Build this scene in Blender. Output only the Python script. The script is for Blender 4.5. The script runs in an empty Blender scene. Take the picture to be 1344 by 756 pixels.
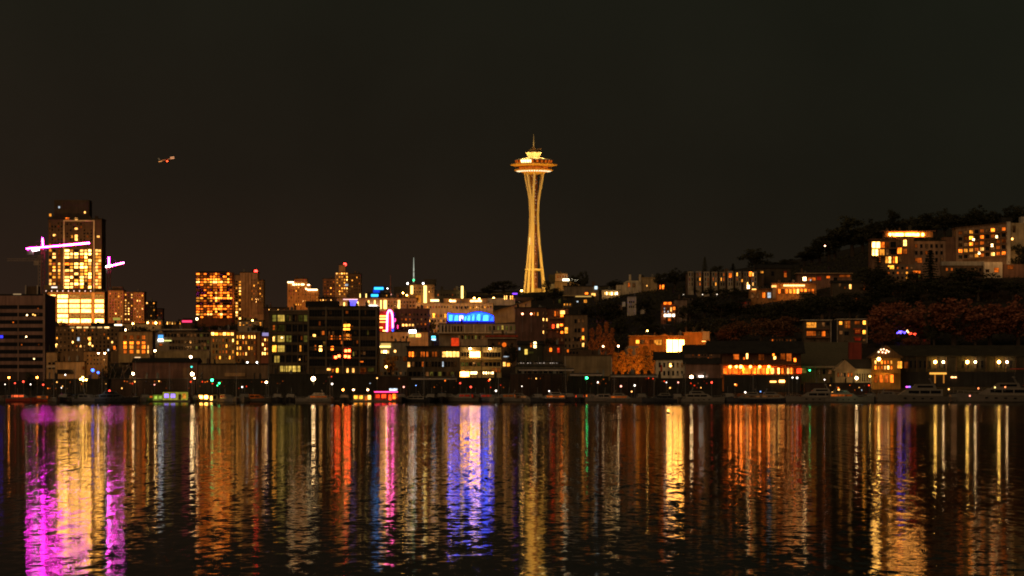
import bpy, math, random
from mathutils import Vector
random.seed(11)
R = random.Random(5)
sc = bpy.context.scene
COL = sc.collection
F, CX, HY, H = 4500.0, 672.0, 515.0, 4.0      # focal length in photo pixels, image centre, horizon row, eye height (m)

def PX(px, D): return (px - CX) * D / F
def PZ(py, D): return H + (HY - py) * D / F

# ---------------------------------------------------------------- terrain profile (ground height as a function of column and distance)
PROF = {
 -700: [(1512,522),(1600,510),(2000,470),(2600,440),(3200,428),(5000,424)],
   60: [(1512,522),(1600,510),(2000,470),(2600,440),(3200,428),(5000,424)],
  300: [(1512,522),(1600,508),(1750,480),(2100,455),(2600,432),(3200,424),(5000,421)],
  600: [(1512,522),(1600,500),(1750,470),(1950,440),(2200,410),(2500,395),(3200,386),(5000,384)],
  750: [(1512,522),(1600,495),(1750,465),(1950,430),(2200,400),(2400,388),(3200,381),(5000,379)],
  900: [(1512,522),(1600,495),(1700,465),(1900,420),(2100,385),(2300,372),(3200,366),(5000,364)],
 1050: [(1512,522),(1600,490),(1680,455),(1850,410),(2050,368),(2250,348),(3200,342),(5000,340)],
 1250: [(1512,522),(1600,485),(1680,455),(1850,390),(2050,330),(2200,308),(3200,300),(5000,298)],
 2100: [(1512,522),(1600,485),(1680,455),(1850,385),(2050,320),(2200,298),(3200,290),(5000,288)],
}
PK = sorted(PROF)
def _prof(u, D):
    t = PROF[u]
    if D <= t[0][0]: return t[0][1]
    for (a, b), (c, d) in zip(t, t[1:]):
        if D <= c: return b + (d - b) * (D - a) / (c - a)
    return t[-1][1]
def ground_py(u, D):
    u = min(max(u, PK[0]), PK[-1])
    for a, b in zip(PK, PK[1:]):
        if u <= b:
            k = (u - a) / (b - a)
            return _prof(a, D) * (1 - k) + _prof(b, D) * k
def ground_z(u, D): return PZ(ground_py(u, D), D)
def ground_D(u, py):
    lo, hi = 1512.0, 3200.0
    for _ in range(40):
        m = (lo + hi) / 2
        if ground_py(u, m) > py: lo = m
        else: hi = m
    return lo

# ---------------------------------------------------------------- materials
MATS = {}
def _nt(name):
    m = bpy.data.materials.new(name); m.use_nodes = True
    nt = m.node_tree; nt.nodes.clear()
    out = nt.nodes.new('ShaderNodeOutputMaterial')
    return m, nt, out
def surf(name, col, rough=0.8, var=0.25, scale=0.25, metal=0.0, rnd=0.0, spec=0.3):
    """matte real-world surface with mottled weathering"""
    if name in MATS: return MATS[name]
    m, nt, out = _nt(name)
    b = nt.nodes.new('ShaderNodeBsdfPrincipled'); nt.links.new(b.outputs[0], out.inputs[0])
    b.inputs['Roughness'].default_value = rough; b.inputs['Metallic'].default_value = metal
    b.inputs['Specular IOR Level'].default_value = spec
    tc = nt.nodes.new('ShaderNodeTexCoord'); nz = nt.nodes.new('ShaderNodeTexNoise')
    nz.inputs['Scale'].default_value = scale; nz.inputs['Detail'].default_value = 5
    nt.links.new(tc.outputs['Object'], nz.inputs['Vector'])
    mr = nt.nodes.new('ShaderNodeMapRange'); mr.inputs[1].default_value = 0.3; mr.inputs[2].default_value = 0.7
    mr.inputs[3].default_value = 1 - var; mr.inputs[4].default_value = 1 + var
    nt.links.new(nz.outputs['Fac'], mr.inputs[0])
    mp = nt.nodes.new('ShaderNodeMapping'); mp.inputs['Scale'].default_value = (.9, .9, .07); nt.links.new(tc.outputs['Object'], mp.inputs['Vector'])
    n2 = nt.nodes.new('ShaderNodeTexNoise'); n2.inputs['Scale'].default_value = 1; n2.inputs['Detail'].default_value = 4; nt.links.new(mp.outputs[0], n2.inputs['Vector'])
    r2 = nt.nodes.new('ShaderNodeMapRange'); r2.inputs[1].default_value = .35; r2.inputs[2].default_value = .65; r2.inputs[3].default_value = 1 - var; r2.inputs[4].default_value = 1 + .5*var
    nt.links.new(n2.outputs['Fac'], r2.inputs[0])
    m0 = nt.nodes.new('ShaderNodeMath'); m0.operation = 'MULTIPLY'; nt.links.new(mr.outputs[0], m0.inputs[0]); nt.links.new(r2.outputs[0], m0.inputs[1])
    val = m0.outputs[0]
    if rnd:
        oi = nt.nodes.new('ShaderNodeObjectInfo'); m2 = nt.nodes.new('ShaderNodeMapRange')
        m2.inputs[3].default_value = 1 - rnd; m2.inputs[4].default_value = 1 + rnd
        nt.links.new(oi.outputs['Random'], m2.inputs[0])
        mm = nt.nodes.new('ShaderNodeMath'); mm.operation = 'MULTIPLY'
        nt.links.new(val, mm.inputs[0]); nt.links.new(m2.outputs[0], mm.inputs[1]); val = mm.outputs[0]
    vm = nt.nodes.new('ShaderNodeVectorMath'); vm.operation = 'SCALE'; vm.inputs[0].default_value = col
    nt.links.new(val, vm.inputs['Scale']); nt.links.new(vm.outputs[0], b.inputs['Base Color'])
    MATS[name] = m; return m
def lit(name, col, st, var=0.0, rnd=0.0, sample=False):
    """a thing that gives off light: lamp glass, neon, a lit room behind a window (var: curtains and furniture, rnd: room to room)"""
    if name in MATS: return MATS[name]
    m, nt, out = _nt(name)
    e = nt.nodes.new('ShaderNodeEmission'); nt.links.new(e.outputs[0], out.inputs[0])
    e.inputs['Color'].default_value = (*col, 1); e.inputs['Strength'].default_value = st
    val = None
    oi = nt.nodes.new('ShaderNodeObjectInfo')
    if var:
        ge = nt.nodes.new('ShaderNodeNewGeometry'); mp = nt.nodes.new('ShaderNodeMapping')
        mp.inputs['Scale'].default_value = (0.75, 0.75, 0.5)
        nt.links.new(ge.outputs['Position'], mp.inputs['Vector'])
        nz = nt.nodes.new('ShaderNodeTexNoise'); nz.inputs['Scale'].default_value = 1.0; nz.inputs['Detail'].default_value = 3
        nt.links.new(mp.outputs[0], nz.inputs['Vector'])
        mr = nt.nodes.new('ShaderNodeMapRange'); mr.inputs[1].default_value = 0.32; mr.inputs[2].default_value = 0.68
        mr.inputs[3].default_value = max(0, 1 - var); mr.inputs[4].default_value = 1 + var
        nt.links.new(nz.outputs['Fac'], mr.inputs[0]); val = mr.outputs[0]
    if rnd:
        m2 = nt.nodes.new('ShaderNodeMapRange'); m2.inputs[3].default_value = max(.12, 1 - 1.25*rnd); m2.inputs[4].default_value = 1 + 1.5*rnd
        sq = nt.nodes.new('ShaderNodeMath'); sq.operation = 'POWER'; sq.inputs[1].default_value = 1.7; nt.links.new(oi.outputs['Random'], sq.inputs[0])
        nt.links.new(sq.outputs[0], m2.inputs[0])
        if val is None: val = m2.outputs[0]
        else:
            mm = nt.nodes.new('ShaderNodeMath'); mm.operation = 'MULTIPLY'
            nt.links.new(val, mm.inputs[0]); nt.links.new(m2.outputs[0], mm.inputs[1]); val = mm.outputs[0]
    if val is not None:
        ms = nt.nodes.new('ShaderNodeMath'); ms.operation = 'MULTIPLY'; ms.inputs[1].default_value = st
        nt.links.new(val, ms.inputs[0]); nt.links.new(ms.outputs[0], e.inputs['Strength'])
    m.cycles.emission_sampling = 'AUTO' if sample else 'NONE'
    MATS[name] = m; return m

W_ = {}
def wm(k): return W_[k]
W_['pale'] = lit('room_pale', (1, .45, .095), 4.4, .55, .5)
W_['yel']  = lit('room_yellow', (1, .33, .03), 2.6, .6, .55)
W_['ora']  = lit('room_orange', (1, .165, .010), 2.8, .6, .6)
W_['dor']  = lit('room_dim_orange', (.85, .15, .012), .42, .7, .6)
W_['dim']  = lit('room_dim', (.55, .20, .05), .13, .8, .7)
W_['whi']  = lit('room_white', (1, .62, .26), 8.0, .35, .3)
W_['cool'] = lit('room_cool', (.75, .88, 1), 1.2, .5, .4)
W_['grn']  = lit('office_yellow_green', (.95, .60, .10), 1.0, .45, .4)
W_['olv']  = lit('office_olive', (.5, .40, .06), .16, .7, .6)
W_['red']  = lit('room_red', (1, .045, .008), 2.4, .5, .5)
W_['big']  = lit('lobby_white_gold', (1, .40, .065), 24.0, .45, .15, sample=True)
W_['pod']  = lit('office_floor_pale_gold', (1, .46, .085), 11, .4, .25)
W_['podd'] = lit('office_floor_dim_gold', (1, .42, .07), .45, .7, .3)
def glassy(name, col, rough=0.12):
    m, nt, out = _nt(name)
    b = nt.nodes.new('ShaderNodeBsdfPrincipled'); nt.links.new(b.outputs[0], out.inputs[0])
    b.inputs['Base Color'].default_value = (*col, 1); b.inputs['Roughness'].default_value = rough
    MATS[name] = m; return m
W_['off'] = glassy('dark_window_glass', (.012, .012, .014))

S = surf
FRAME  = S('window_frame_dark', (.04, .035, .03), .5, .1)
DARK   = S('charcoal_cladding', (.035, .032, .028), .7)
BLACK  = S('black_steel', (.012, .012, .012), .5, .1)
ROOF   = S('roof_membrane_dark', (.03, .028, .025), .9)
BRICK  = S('brown_brick', (.22, .11, .07), .9)
RBRICK = S('red_brown_brick', (.24, .09, .055), .9)
TAN    = S('tan_stucco', (.42, .3, .19), .9)
OLIVE  = S('olive_concrete', (.25, .21, .12), .9)
CONC   = S('grey_concrete', (.32, .29, .25), .9)
PALE   = S('pale_stucco', (.62, .52, .4), .85)
WHITE  = S('white_paint', (.78, .74, .66), .6, .12)
GREY   = S('mid_grey_metal', (.2, .19, .17), .5)
BROWN  = S('dark_brown_siding', (.12, .075, .045), .85)
SHED   = S('reddish_corrugated_steel', (.27, .13, .09), .7, .3)
STEEL  = S('galvanised_steel', (.4, .39, .37), .45, .15, .4, .6)

# ---------------------------------------------------------------- mesh builder
class MB:
    def __init__(s): s.v, s.f, s.m = [], [], []
    def add(s, vs, fs, m=0):
        n = len(s.v); s.v += [tuple(v) for v in vs]
        for f in fs: s.f.append(tuple(i + n for i in f)); s.m.append(m)
        return s
    def box(s, x0, x1, y0, y1, z0, z1, m=0):
        vs = [(x0,y0,z0),(x1,y0,z0),(x1,y1,z0),(x0,y1,z0),(x0,y0,z1),(x1,y0,z1),(x1,y1,z1),(x0,y1,z1)]
        return s.add(vs, [(3,2,1,0),(4,5,6,7),(0,1,5,4),(1,2,6,5),(2,3,7,6),(3,0,4,7)], m)
    def tube(s, p, q, r0, r1=None, n=6, m=0):
        p, q = Vector(p), Vector(q); r1 = r0 if r1 is None else r1
        d = (q - p).normalized(); a = d.orthogonal().normalized(); b = d.cross(a)
        vs = [p + (a*math.cos(t) + b*math.sin(t))*r0 for t in [2*math.pi*i/n for i in range(n)]]
        vs += [q + (a*math.cos(t) + b*math.sin(t))*r1 for t in [2*math.pi*i/n for i in range(n)]]
        fs = [(i, (i+1) % n, n+(i+1) % n, n+i) for i in range(n)] + [tuple(range(n-1, -1, -1)), tuple(range(n, 2*n))]
        return s.add(vs, fs, m)
    def lathe(s, prof, cx=0, cy=0, n=32, m=0):
        vs, fs = [], []
        for r, z in prof:
            vs += [(cx + r*math.cos(2*math.pi*i/n), cy + r*math.sin(2*math.pi*i/n), z) for i in range(n)]
        for k in range(len(prof) - 1):
            fs += [(k*n+i, k*n+(i+1) % n, (k+1)*n+(i+1) % n, (k+1)*n+i) for i in range(n)]
        fs += [tuple(range(n-1, -1, -1)), tuple(range((len(prof)-1)*n, len(prof)*n))]
        return s.add(vs, fs, m)
    def ball(s, c, r, n=10, k=6, m=0, sz=1.0):
        prof = [(max(.001, r*math.sin(math.pi*i/k)), c[2] - r*sz*math.cos(math.pi*i/k)) for i in range(k+1)]
        return s.lathe(prof, c[0], c[1], n, m)
    def prism(s, poly, y0, y1, m=0):
        n = len(poly)
        vs = [(x, y0, z) for x, z in poly] + [(x, y1, z) for x, z in poly]
        fs = [(i, (i+1) % n, n+(i+1) % n, n+i) for i in range(n)] + [tuple(range(n-1, -1, -1)), tuple(range(n, 2*n))]
        return s.add(vs, fs, m)
    def prismx(s, poly, x0, x1, m=0):
        n = len(poly)
        vs = [(x0, y, z) for y, z in poly] + [(x1, y, z) for y, z in poly]
        fs = [(i, (i+1) % n, n+(i+1) % n, n+i) for i in range(n)] + [tuple(range(n-1, -1, -1)), tuple(range(n, 2*n))]
        return s.add(vs, fs, m)
    def mesh(s, name, mats, smooth=False):
        me = bpy.data.meshes.new(name); me.from_pydata(s.v, [], s.f)
        for m in (mats if isinstance(mats, (list, tuple)) else [mats]): me.materials.append(m)
        me.polygons.foreach_set('material_index', s.m)
        if smooth: me.polygons.foreach_set('use_smooth', [True]*len(s.f))
        me.update(); return me
    def build(s, name, mats, parent=None, loc=(0,0,0), smooth=False):
        return link(name, s.mesh(name, mats, smooth), parent, loc)
def link(name, data, parent=None, loc=(0,0,0)):
    o = bpy.data.objects.new(name, data); COL.objects.link(o); o.location = loc
    if parent is not None: o.parent = parent
    return o
def tag(o, label=None, cat=None, group=None, kind=None):
    if label: o['label'] = label
    if cat: o['category'] = cat
    if group: o['group'] = group
    if kind: o['kind'] = kind
    return o
def thing(name, label, cat, loc, group=None, rot=0.0, scale=1.0):
    o = link(name, None, None, loc); o.empty_display_size = 1
    o.rotation_euler = (0, 0, rot); o.scale = (scale,)*3
    return tag(o, label, cat, group)
KIDS = {}
def dup(root, label, loc, rot=0.0, scale=1.0, swap=None):
    """copy a thing with its parts and sub-parts"""
    if root.name not in KIDS: KIDS[root.name] = [(c, list(c.children)) for c in root.children]
    r = root.copy(); COL.objects.link(r); r.location = loc; r.rotation_euler = (0, 0, rot)
    r.scale = scale if isinstance(scale, tuple) else (scale,)*3
    r['label'] = label
    for ch, gs in KIDS[root.name]:
        c = ch.copy(); COL.objects.link(c); c.parent = r
        if swap and ch.name.split('.')[0] in swap:
            c.material_slots[0].link = 'OBJECT'; c.material_slots[0].material = swap[ch.name.split('.')[0]]
        for g in gs:
            d = g.copy(); COL.objects.link(d); d.parent = c
    return r

# ---------------------------------------------------------------- windows and buildings
WIN = {}
def window_mesh(w, h, nx, ny):
    w, h = max(.4, round(w, 1)), max(.4, round(h, 1)); k = (w, h, nx, ny)
    if k in WIN: return WIN[k]
    b = MB(); t = min(.12, .07*min(w, h) + .03)
    b.box(-w/2+t, w/2-t, -.05, .05, -h/2+t, h/2-t, 1)
    for x in (-w/2, w/2-t): b.box(x, x+t, -.12, .05, -h/2, h/2)
    for z in (-h/2, h/2-t): b.box(-w/2+t, w/2-t, -.12, .05, z, z+t)
    for i in range(1, nx): x = -w/2 + w*i/nx; b.box(x-.045, x+.045, -.10, -.051, -h/2+t, h/2-t)
    for i in range(1, ny): z = -h/2 + h*i/ny; b.box(-w/2+t, w/2-t, -.098, -.052, z-.04, z+.04)
    WIN[k] = b.mesh('window', [FRAME, W_['off']]); return WIN[k]
def pick(spec):
    """'yel:3 off:2' -> one of them by weight"""
    if ':' not in spec: return spec
    t = [x.split(':') for x in spec.split()]
    return R.choices([a for a, _ in t], [float(b) for _, b in t])[0]

class Bld:
    def __init__(s, name, label, cat, cx, yb=None, D=None, group=None, rot=0.0):
        s.D = D or ground_D(cx, yb); s.cx = cx
        s.zb = ground_z(cx, s.D); s.k = s.D / F
        s.root = thing(name, label, cat, (PX(cx, s.D), s.D, s.zb), group, math.radians(rot))
        s.w = []; s.flat = []
    def X(s, px): return (px - s.cx) * s.k
    def Z(s, py): return PZ(py, s.D) - s.zb
    def wall(s, x0, x1, y0, y1=None, mat=None, dep=14, dy=0, name='wall', label=None):
        zb = min(s.Z(y1) if y1 else -5, 1e9)
        o = MB().box(s.X(x0), s.X(x1), dy, dy+dep, zb, s.Z(y0)).build(name, mat, s.root)
        if label: o['label'] = label
        return o
    def slab(s, x0, x1, y, t=1.2, over=.4, dep=14, mat=None, dy=0, name='roof', label=None):
        z = s.Z(y)
        if name == 'roof' and x1-x0 > 10: s.flat.append((x0, x1, z+t*s.k, dy, dep))
        o = MB().box(s.X(x0)-over, s.X(x1)+over, dy-over, dy+dep+over, z, z+t*s.k).build(name, mat or ROOF, s.root)
        if label: o['label'] = label
        return o
    def gable(s, x0, x1, ye, yt, dep=10, dy=0, mat=None, ridge='x', over=.5, name='roof'):
        a, b, ze, zt = s.X(x0)-over, s.X(x1)+over, s.Z(ye), s.Z(yt)
        m = MB()
        if ridge == 'y': m.prism([(a, ze), (b, ze), (b, ze+.3), ((a+b)/2, zt), (a, ze+.3)], dy-over, dy+dep)
        else: m.prismx([(dy-over, ze), (dy+dep+over, ze), (dy+dep+over, ze+.3), (dy+dep/2, zt), (dy-over, ze+.3)], a, b)
        return m.build(name, mat or ROOF, s.root)
    def part(s, name, x0, x1, y0, y1, mat, d0=-.3, d1=0, label=None):
        o = MB().box(s.X(x0), s.X(x1), d0, d1, s.Z(y1), s.Z(y0)).build(name, mat, s.root)
        if label: o['label'] = label
        return o
    def win(s, x0, y0, x1, y1, kind='yel', dy=0, nx=None, ny=None):
        s.w.append((x0, y0, x1, y1, pick(kind), dy, nx, ny))
    def wins(s, rows, dy=0):
        for r in rows: s.win(*r, dy=dy)
    def grid(s, x0, y0, x1, y1, nc, nr, kind, fw=.6, fh=.55, dy=0, jx=0):
        cw, ch = (x1-x0)/nc, (y1-y0)/nr
        for j in range(nr):
            for i in range(nc):
                kk = pick(kind)
                if kk == 'none': continue
                a = x0 + cw*i + cw*(1-fw)/2; b = y0 + ch*j + ch*(1-fh)/2
                s.win(a, b, a+cw*fw, b+ch*fh, kk, dy)
    def done(s):
        for x0, x1, z, dy, dep in s.flat:
            for _ in range(min(5, 1 + int((x1-x0)/16))):
                w_ = R.uniform(1.2, 4.0)*min(1, (x1-x0)/24); xa = R.uniform(x0+.5, x1-w_-.5); h = R.uniform(.9, 2.6); y0 = dy + R.uniform(.15, .5)*dep
                m = MB().box(s.X(xa), s.X(xa+w_), y0, y0+min(3.5, dep*.35), z, z+h); m.box(s.X(xa)+.2, s.X(xa)+.7, y0+.4, y0+.9, z+h, z+h+.5)
                m.build('roof_unit', R.choice((GREY, DARK, BROWN)), s.root)
            if R.random() < .5: x = s.X(R.uniform(x0+1, x1-1)); MB().tube((x, dy+dep*.5, z), (x, dy+dep*.5, z+R.uniform(2.5, 5)), .07, .04, 5).build('aerial', BLACK, s.root)
        ws = sorted(s.w, key=lambda t: -(t[2]-t[0])*(t[3]-t[1])*(1 if t[4] != 'off' else .5))
        rest = MB(); mats = [FRAME]
        for n, (x0, y0, x1, y1, kd, dy, nx, ny) in enumerate(ws):
            w, h = (x1-x0)*s.k, (y1-y0)*s.k
            nx = nx or max(1, min(8, round(w/1.3))); ny = ny or (2 if h > 2.2 else 1)
            c = (s.X((x0+x1)/2), dy-.05, s.Z((y0+y1)/2))
            if n < 100:
                o = link('window', window_mesh(w, h, nx, ny), s.root, c)
                if kd != 'off':
                    o.material_slots[1].link = 'OBJECT'; o.material_slots[1].material = wm(kd)
            else:
                if wm(kd) not in mats: mats.append(wm(kd))
                rest.box(c[0]-w/2, c[0]+w/2, dy-.1, dy, c[2]-h/2, c[2]+h/2, mats.index(wm(kd)))
        if rest.v: tag(rest.build('window_rows', mats, s.root), kind='stuff')
        return s
# ---------------------------------------------------------------- camera, sky, night light
cam = bpy.data.cameras.new('camera'); co = bpy.data.objects.new('camera', cam); COL.objects.link(co); sc.camera = co
cam.sensor_width = 36; cam.lens = 36*F/1344; cam.clip_start = 1; cam.clip_end = 60000
co.location = (0, 0, H); co.rotation_euler = (math.radians(90), 0, 0)
cam.shift_y = (HY - 378) / 1344
w = bpy.data.worlds.new('World'); sc.world = w; w.use_nodes = True
nt = w.node_tree; nt.nodes.clear()
out = nt.nodes.new('ShaderNodeOutputWorld'); bg = nt.nodes.new('ShaderNodeBackground'); nt.links.new(bg.outputs[0], out.inputs[0])
tc = nt.nodes.new('ShaderNodeTexCoord'); sx = nt.nodes.new('ShaderNodeSeparateXYZ'); nt.links.new(tc.outputs['Generated'], sx.inputs[0])
def ramp(src, stops):
    r = nt.nodes.new('ShaderNodeValToRGB'); nt.links.new(src, r.inputs[0]); e = r.color_ramp.elements
    while len(e) < len(stops): e.new(0.5)
    for el, (p, c) in zip(e, stops): el.position = p; el.color = (*c, 1)
    return r.outputs[0]
mz = nt.nodes.new('ShaderNodeMapRange'); mz.inputs[1].default_value = 0.0; mz.inputs[2].default_value = 0.14; nt.links.new(sx.outputs['Z'], mz.inputs[0])
# town glow: brownest low over the city centre (left), greener and darker over the hill (right)
cl = ramp(mz.outputs[0], [(0, (.034, .0160, .0095)), (.45, (.0178, .0120, .0076)), (1, (.0112, .0114, .0070))])
cr = ramp(mz.outputs[0], [(0, (.0135, .0105, .0066)), (.45, (.0108, .0102, .0062)), (1, (.0098, .0108, .0066))])
mxx = nt.nodes.new('ShaderNodeMapRange'); mxx.inputs[1].default_value = -0.16; mxx.inputs[2].default_value = 0.14; nt.links.new(sx.outputs['X'], mxx.inputs[0])
mix = nt.nodes.new('ShaderNodeMixRGB'); nt.links.new(mxx.outputs[0], mix.inputs[0]); nt.links.new(cl, mix.inputs[1]); nt.links.new(cr, mix.inputs[2])
nz = nt.nodes.new('ShaderNodeTexNoise'); nz.inputs['Scale'].default_value = 9; nz.inputs['Detail'].default_value = 6; nt.links.new(tc.outputs['Generated'], nz.inputs['Vector'])
ma = nt.nodes.new('ShaderNodeMapRange'); ma.inputs[1].default_value = .3; ma.inputs[2].default_value = .7; ma.inputs[3].default_value = .82; ma.inputs[4].default_value = 1.18
nt.links.new(nz.outputs['Fac'], ma.inputs[0])
vs = nt.nodes.new('ShaderNodeVectorMath'); vs.operation = 'SCALE'; nt.links.new(mix.outputs[0], vs.inputs[0]); nt.links.new(ma.outputs[0], vs.inputs['Scale'])
sky = nt.nodes.new('ShaderNodeTexSky'); sky.sky_type = 'NISHITA'; sky.sun_disc = False
sky.sun_elevation = math.radians(-4); sky.sun_rotation = math.radians(180)
sk = nt.nodes.new('ShaderNodeVectorMath'); sk.operation = 'SCALE'; sk.inputs['Scale'].default_value = .0003; nt.links.new(sky.outputs[0], sk.inputs[0])
ad = nt.nodes.new('ShaderNodeVectorMath'); ad.operation = 'ADD'; nt.links.new(vs.outputs[0], ad.inputs[0]); nt.links.new(sk.outputs[0], ad.inputs[1])
nt.links.new(ad.outputs[0], bg.inputs['Color']); bg.inputs['Strength'].default_value = .92
# an added soft, weak, warm sun that brightens the facades facing the camera
sl = bpy.data.lights.new('facade_fill_sun', 'SUN'); sl.energy = .50; sl.angle = math.radians(60); sl.color = (1, .64, .34)
so = bpy.data.objects.new('facade_fill_sun', sl); COL.objects.link(so); so.rotation_euler = (math.radians(58), 0, math.radians(-25)); so.location = (0, 0, 600)
vw = sc.view_settings; sc.display_settings.display_device = 'sRGB'; vw.view_transform = 'Standard'; vw.look = 'None'; vw.exposure = 0; vw.gamma = 1; vw.use_curve_mapping = False
sc.render.engine = 'CYCLES'; cy = sc.cycles
cy.use_denoising = True; cy.max_bounces = 5; cy.diffuse_bounces = 2; cy.glossy_bounces = 3; cy.transmission_bounces = 2
cy.caustics_reflective = False; cy.caustics_refractive = False; cy.sample_clamp_indirect = 12; cy.blur_glossy = 0
try: cy.denoiser = 'OPENIMAGEDENOISE'; cy.denoising_prefilter = 'ACCURATE'
except Exception: pass
cy.use_adaptive_sampling = False
cy.pixel_filter_type = 'BLACKMAN_HARRIS'; cy.filter_width = 1.9

def plight(name, loc, power, col, r=.3, parent=None):
    l = bpy.data.lights.new(name, 'POINT'); l.energy = power; l.color = col; l.shadow_soft_size = r
    o = bpy.data.objects.new(name, l); COL.objects.link(o); o.location = loc
    if parent is not None: o.parent = parent
    return o
def spill(name, px, py, D, off, power, col, r=.5):
    """an unseen spot added in front of a wall to brighten it"""
    return spot(name, (PX(px, D), D-off, PZ(py, D)), (PX(px, D), D+6, PZ(py, D)), power, col, 150, r)
def spot(name, loc, target, power, col, deg, r=.6):
    l = bpy.data.lights.new(name, 'SPOT'); l.energy = power; l.color = col; l.spot_size = math.radians(deg); l.spot_blend = .6; l.shadow_soft_size = r
    o = bpy.data.objects.new(name, l); COL.objects.link(o); o.location = loc
    o.rotation_euler = (Vector(target) - Vector(loc)).to_track_quat('-Z', 'Y').to_euler(); return o

# ---------------------------------------------------------------- lake
def water_mat():
    m, nt, out = _nt('lake_water'); L = nt.links.new
    b = nt.nodes.new('ShaderNodeBsdfGlossy'); b.distribution = 'BECKMANN'; b.inputs['Color'].default_value = (.66, .655, .62, 1)
    deep = nt.nodes.new('ShaderNodeBsdfDiffuse'); deep.inputs['Color'].default_value = (.006, .008, .006, 1)
    fr = nt.nodes.new('ShaderNodeFresnel'); fr.inputs['IOR'].default_value = 1.333
    mx = nt.nodes.new('ShaderNodeMixShader'); L(fr.outputs[0], mx.inputs[0]); L(deep.outputs[0], mx.inputs[1]); L(b.outputs[0], mx.inputs[2]); L(mx.outputs[0], out.inputs[0])
    g = nt.nodes.new('ShaderNodeNewGeometry'); sp = nt.nodes.new('ShaderNodeSeparateXYZ'); L(g.outputs['Position'], sp.inputs[0])
    def noise(scale, detail, rough, stretch=(1, 1, 1)):
        mp = nt.nodes.new('ShaderNodeMapping'); mp.inputs['Scale'].default_value = stretch; L(g.outputs['Position'], mp.inputs['Vector'])
        n = nt.nodes.new('ShaderNodeTexNoise'); n.inputs['Scale'].default_value = scale; n.inputs['Detail'].default_value = detail
        n.inputs['Roughness'].default_value = rough; L(mp.outputs[0], n.inputs['Vector']); return n
    def math_(op, a, b_):
        n = nt.nodes.new('ShaderNodeMath'); n.operation = op
        for i, v in enumerate((a, b_)):
            if isinstance(v, (int, float)): n.inputs[i].default_value = v
            else: L(v, n.inputs[i])
        return n.outputs[0]
    # wind patches: ripples to ~450 m, a ruffled belt beyond, calm water in the lee of the moorings
    patch = noise(.006, 3, .6, (.35, 1, 1)).outputs['Fac']
    d = math_('ADD', sp.outputs['Y'], math_('MULTIPLY', math_('SUBTRACT', patch, .5), 240))
    rp = nt.nodes.new('ShaderNodeValToRGB'); L(math_('DIVIDE', d, 1600.0), rp.inputs[0]); e = rp.color_ramp.elements
    stops = [(0, .15), (.06, .15), (.13, .16), (.25, .17), (.31, .50), (.45, .62), (.60, .55), (.68, .2), (.76, .08), (.95, .07)]
    while len(e) < len(stops): e.new(.5)
    for el, (p, v) in zip(e, stops): el.position = p; el.color = (v, v, v, 1)
    amp = rp.outputs[0]
    # slopes of the ripples (two sizes), as a facing direction, independent of pixel size
    def slopes(n, k):
        s = nt.nodes.new('ShaderNodeVectorMath'); s.operation = 'SUBTRACT'; L(n.outputs['Color'], s.inputs[0]); s.inputs[1].default_value = (.5, .5, .5)
        t = nt.nodes.new('ShaderNodeVectorMath'); t.operation = 'SCALE'; L(s.outputs[0], t.inputs[0]); t.inputs['Scale'].default_value = k; return t.outputs[0]
    # three kinds of ripple: short chop close by, longer wavelets in the middle, drawn-out wind streaks far off
    def weight(stops):
        r = nt.nodes.new('ShaderNodeValToRGB'); L(math_('DIVIDE', d, 1600.0), r.inputs[0]); e = r.color_ramp.elements
        while len(e) < len(stops): e.new(.5)
        for el, (p, v) in zip(e, stops): el.position = p; el.color = (v, v, v, 1)
        return r.outputs[0]
    def weighted(vec, wgt):
        t = nt.nodes.new('ShaderNodeVectorMath'); t.operation = 'SCALE'; L(vec, t.inputs[0]); L(wgt, t.inputs['Scale']); return t.outputs[0]
    def vadd(p, q_):
        t = nt.nodes.new('ShaderNodeVectorMath'); t.operation = 'ADD'; L(p, t.inputs[0]); L(q_, t.inputs[1]); return t.outputs[0]
    va = vadd(weighted(slopes(noise(1, 2, .6, (2.8, .9, 1)), .29), weight([(0, 1), (.06, 1), (.11, .35), (.2, 0)])), weighted(slopes(noise(1, 2, .6, (3.4, .32, 1)), .34), weight([(0, .2), (.06, .35), (.10, 1), (.17, 1), (.26, .2)])))
    va = vadd(va, weighted(slopes(noise(1, 2, .6, (3.8, .085, 1)), .38), weight([(.09, 0), (.16, .5), (.24, 1), (1, .8)])))
    a = nt.nodes.new('ShaderNodeVectorMath'); a.operation = 'ADD'
    L(va, a.inputs[0]); L(slopes(noise(2.3, 2, .6), .14), a.inputs[1])
    sc_ = nt.nodes.new('ShaderNodeVectorMath'); sc_.operation = 'SCALE'; L(a.outputs[0], sc_.inputs[0]); L(amp, sc_.inputs['Scale'])
    fl = nt.nodes.new('ShaderNodeVectorMath'); fl.operation = 'MULTIPLY'; L(sc_.outputs[0], fl.inputs[0]); fl.inputs[1].default_value = (1, 1, 0)
    up = nt.nodes.new('ShaderNodeVectorMath'); up.operation = 'ADD'; L(fl.outputs[0], up.inputs[0]); up.inputs[1].default_value = (0, 0, 1)
    nn = nt.nodes.new('ShaderNodeVectorMath'); nn.operation = 'NORMALIZE'; L(up.outputs[0], nn.inputs[0])
    L(nn.outputs[0], b.inputs['Normal']); L(nn.outputs[0], fr.inputs['Normal'])
    rr = math_('ADD', .045, math_('MULTIPLY', amp, .11)); L(rr, b.inputs['Roughness'])
    return m
wb = MB(); wb.add([(-20000, -3000, 0), (20000, -3000, 0), (20000, 1520, 0), (-20000, 1520, 0)], [(0, 1, 2, 3)])
tag(wb.build('water', water_mat()), kind='structure')

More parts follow.
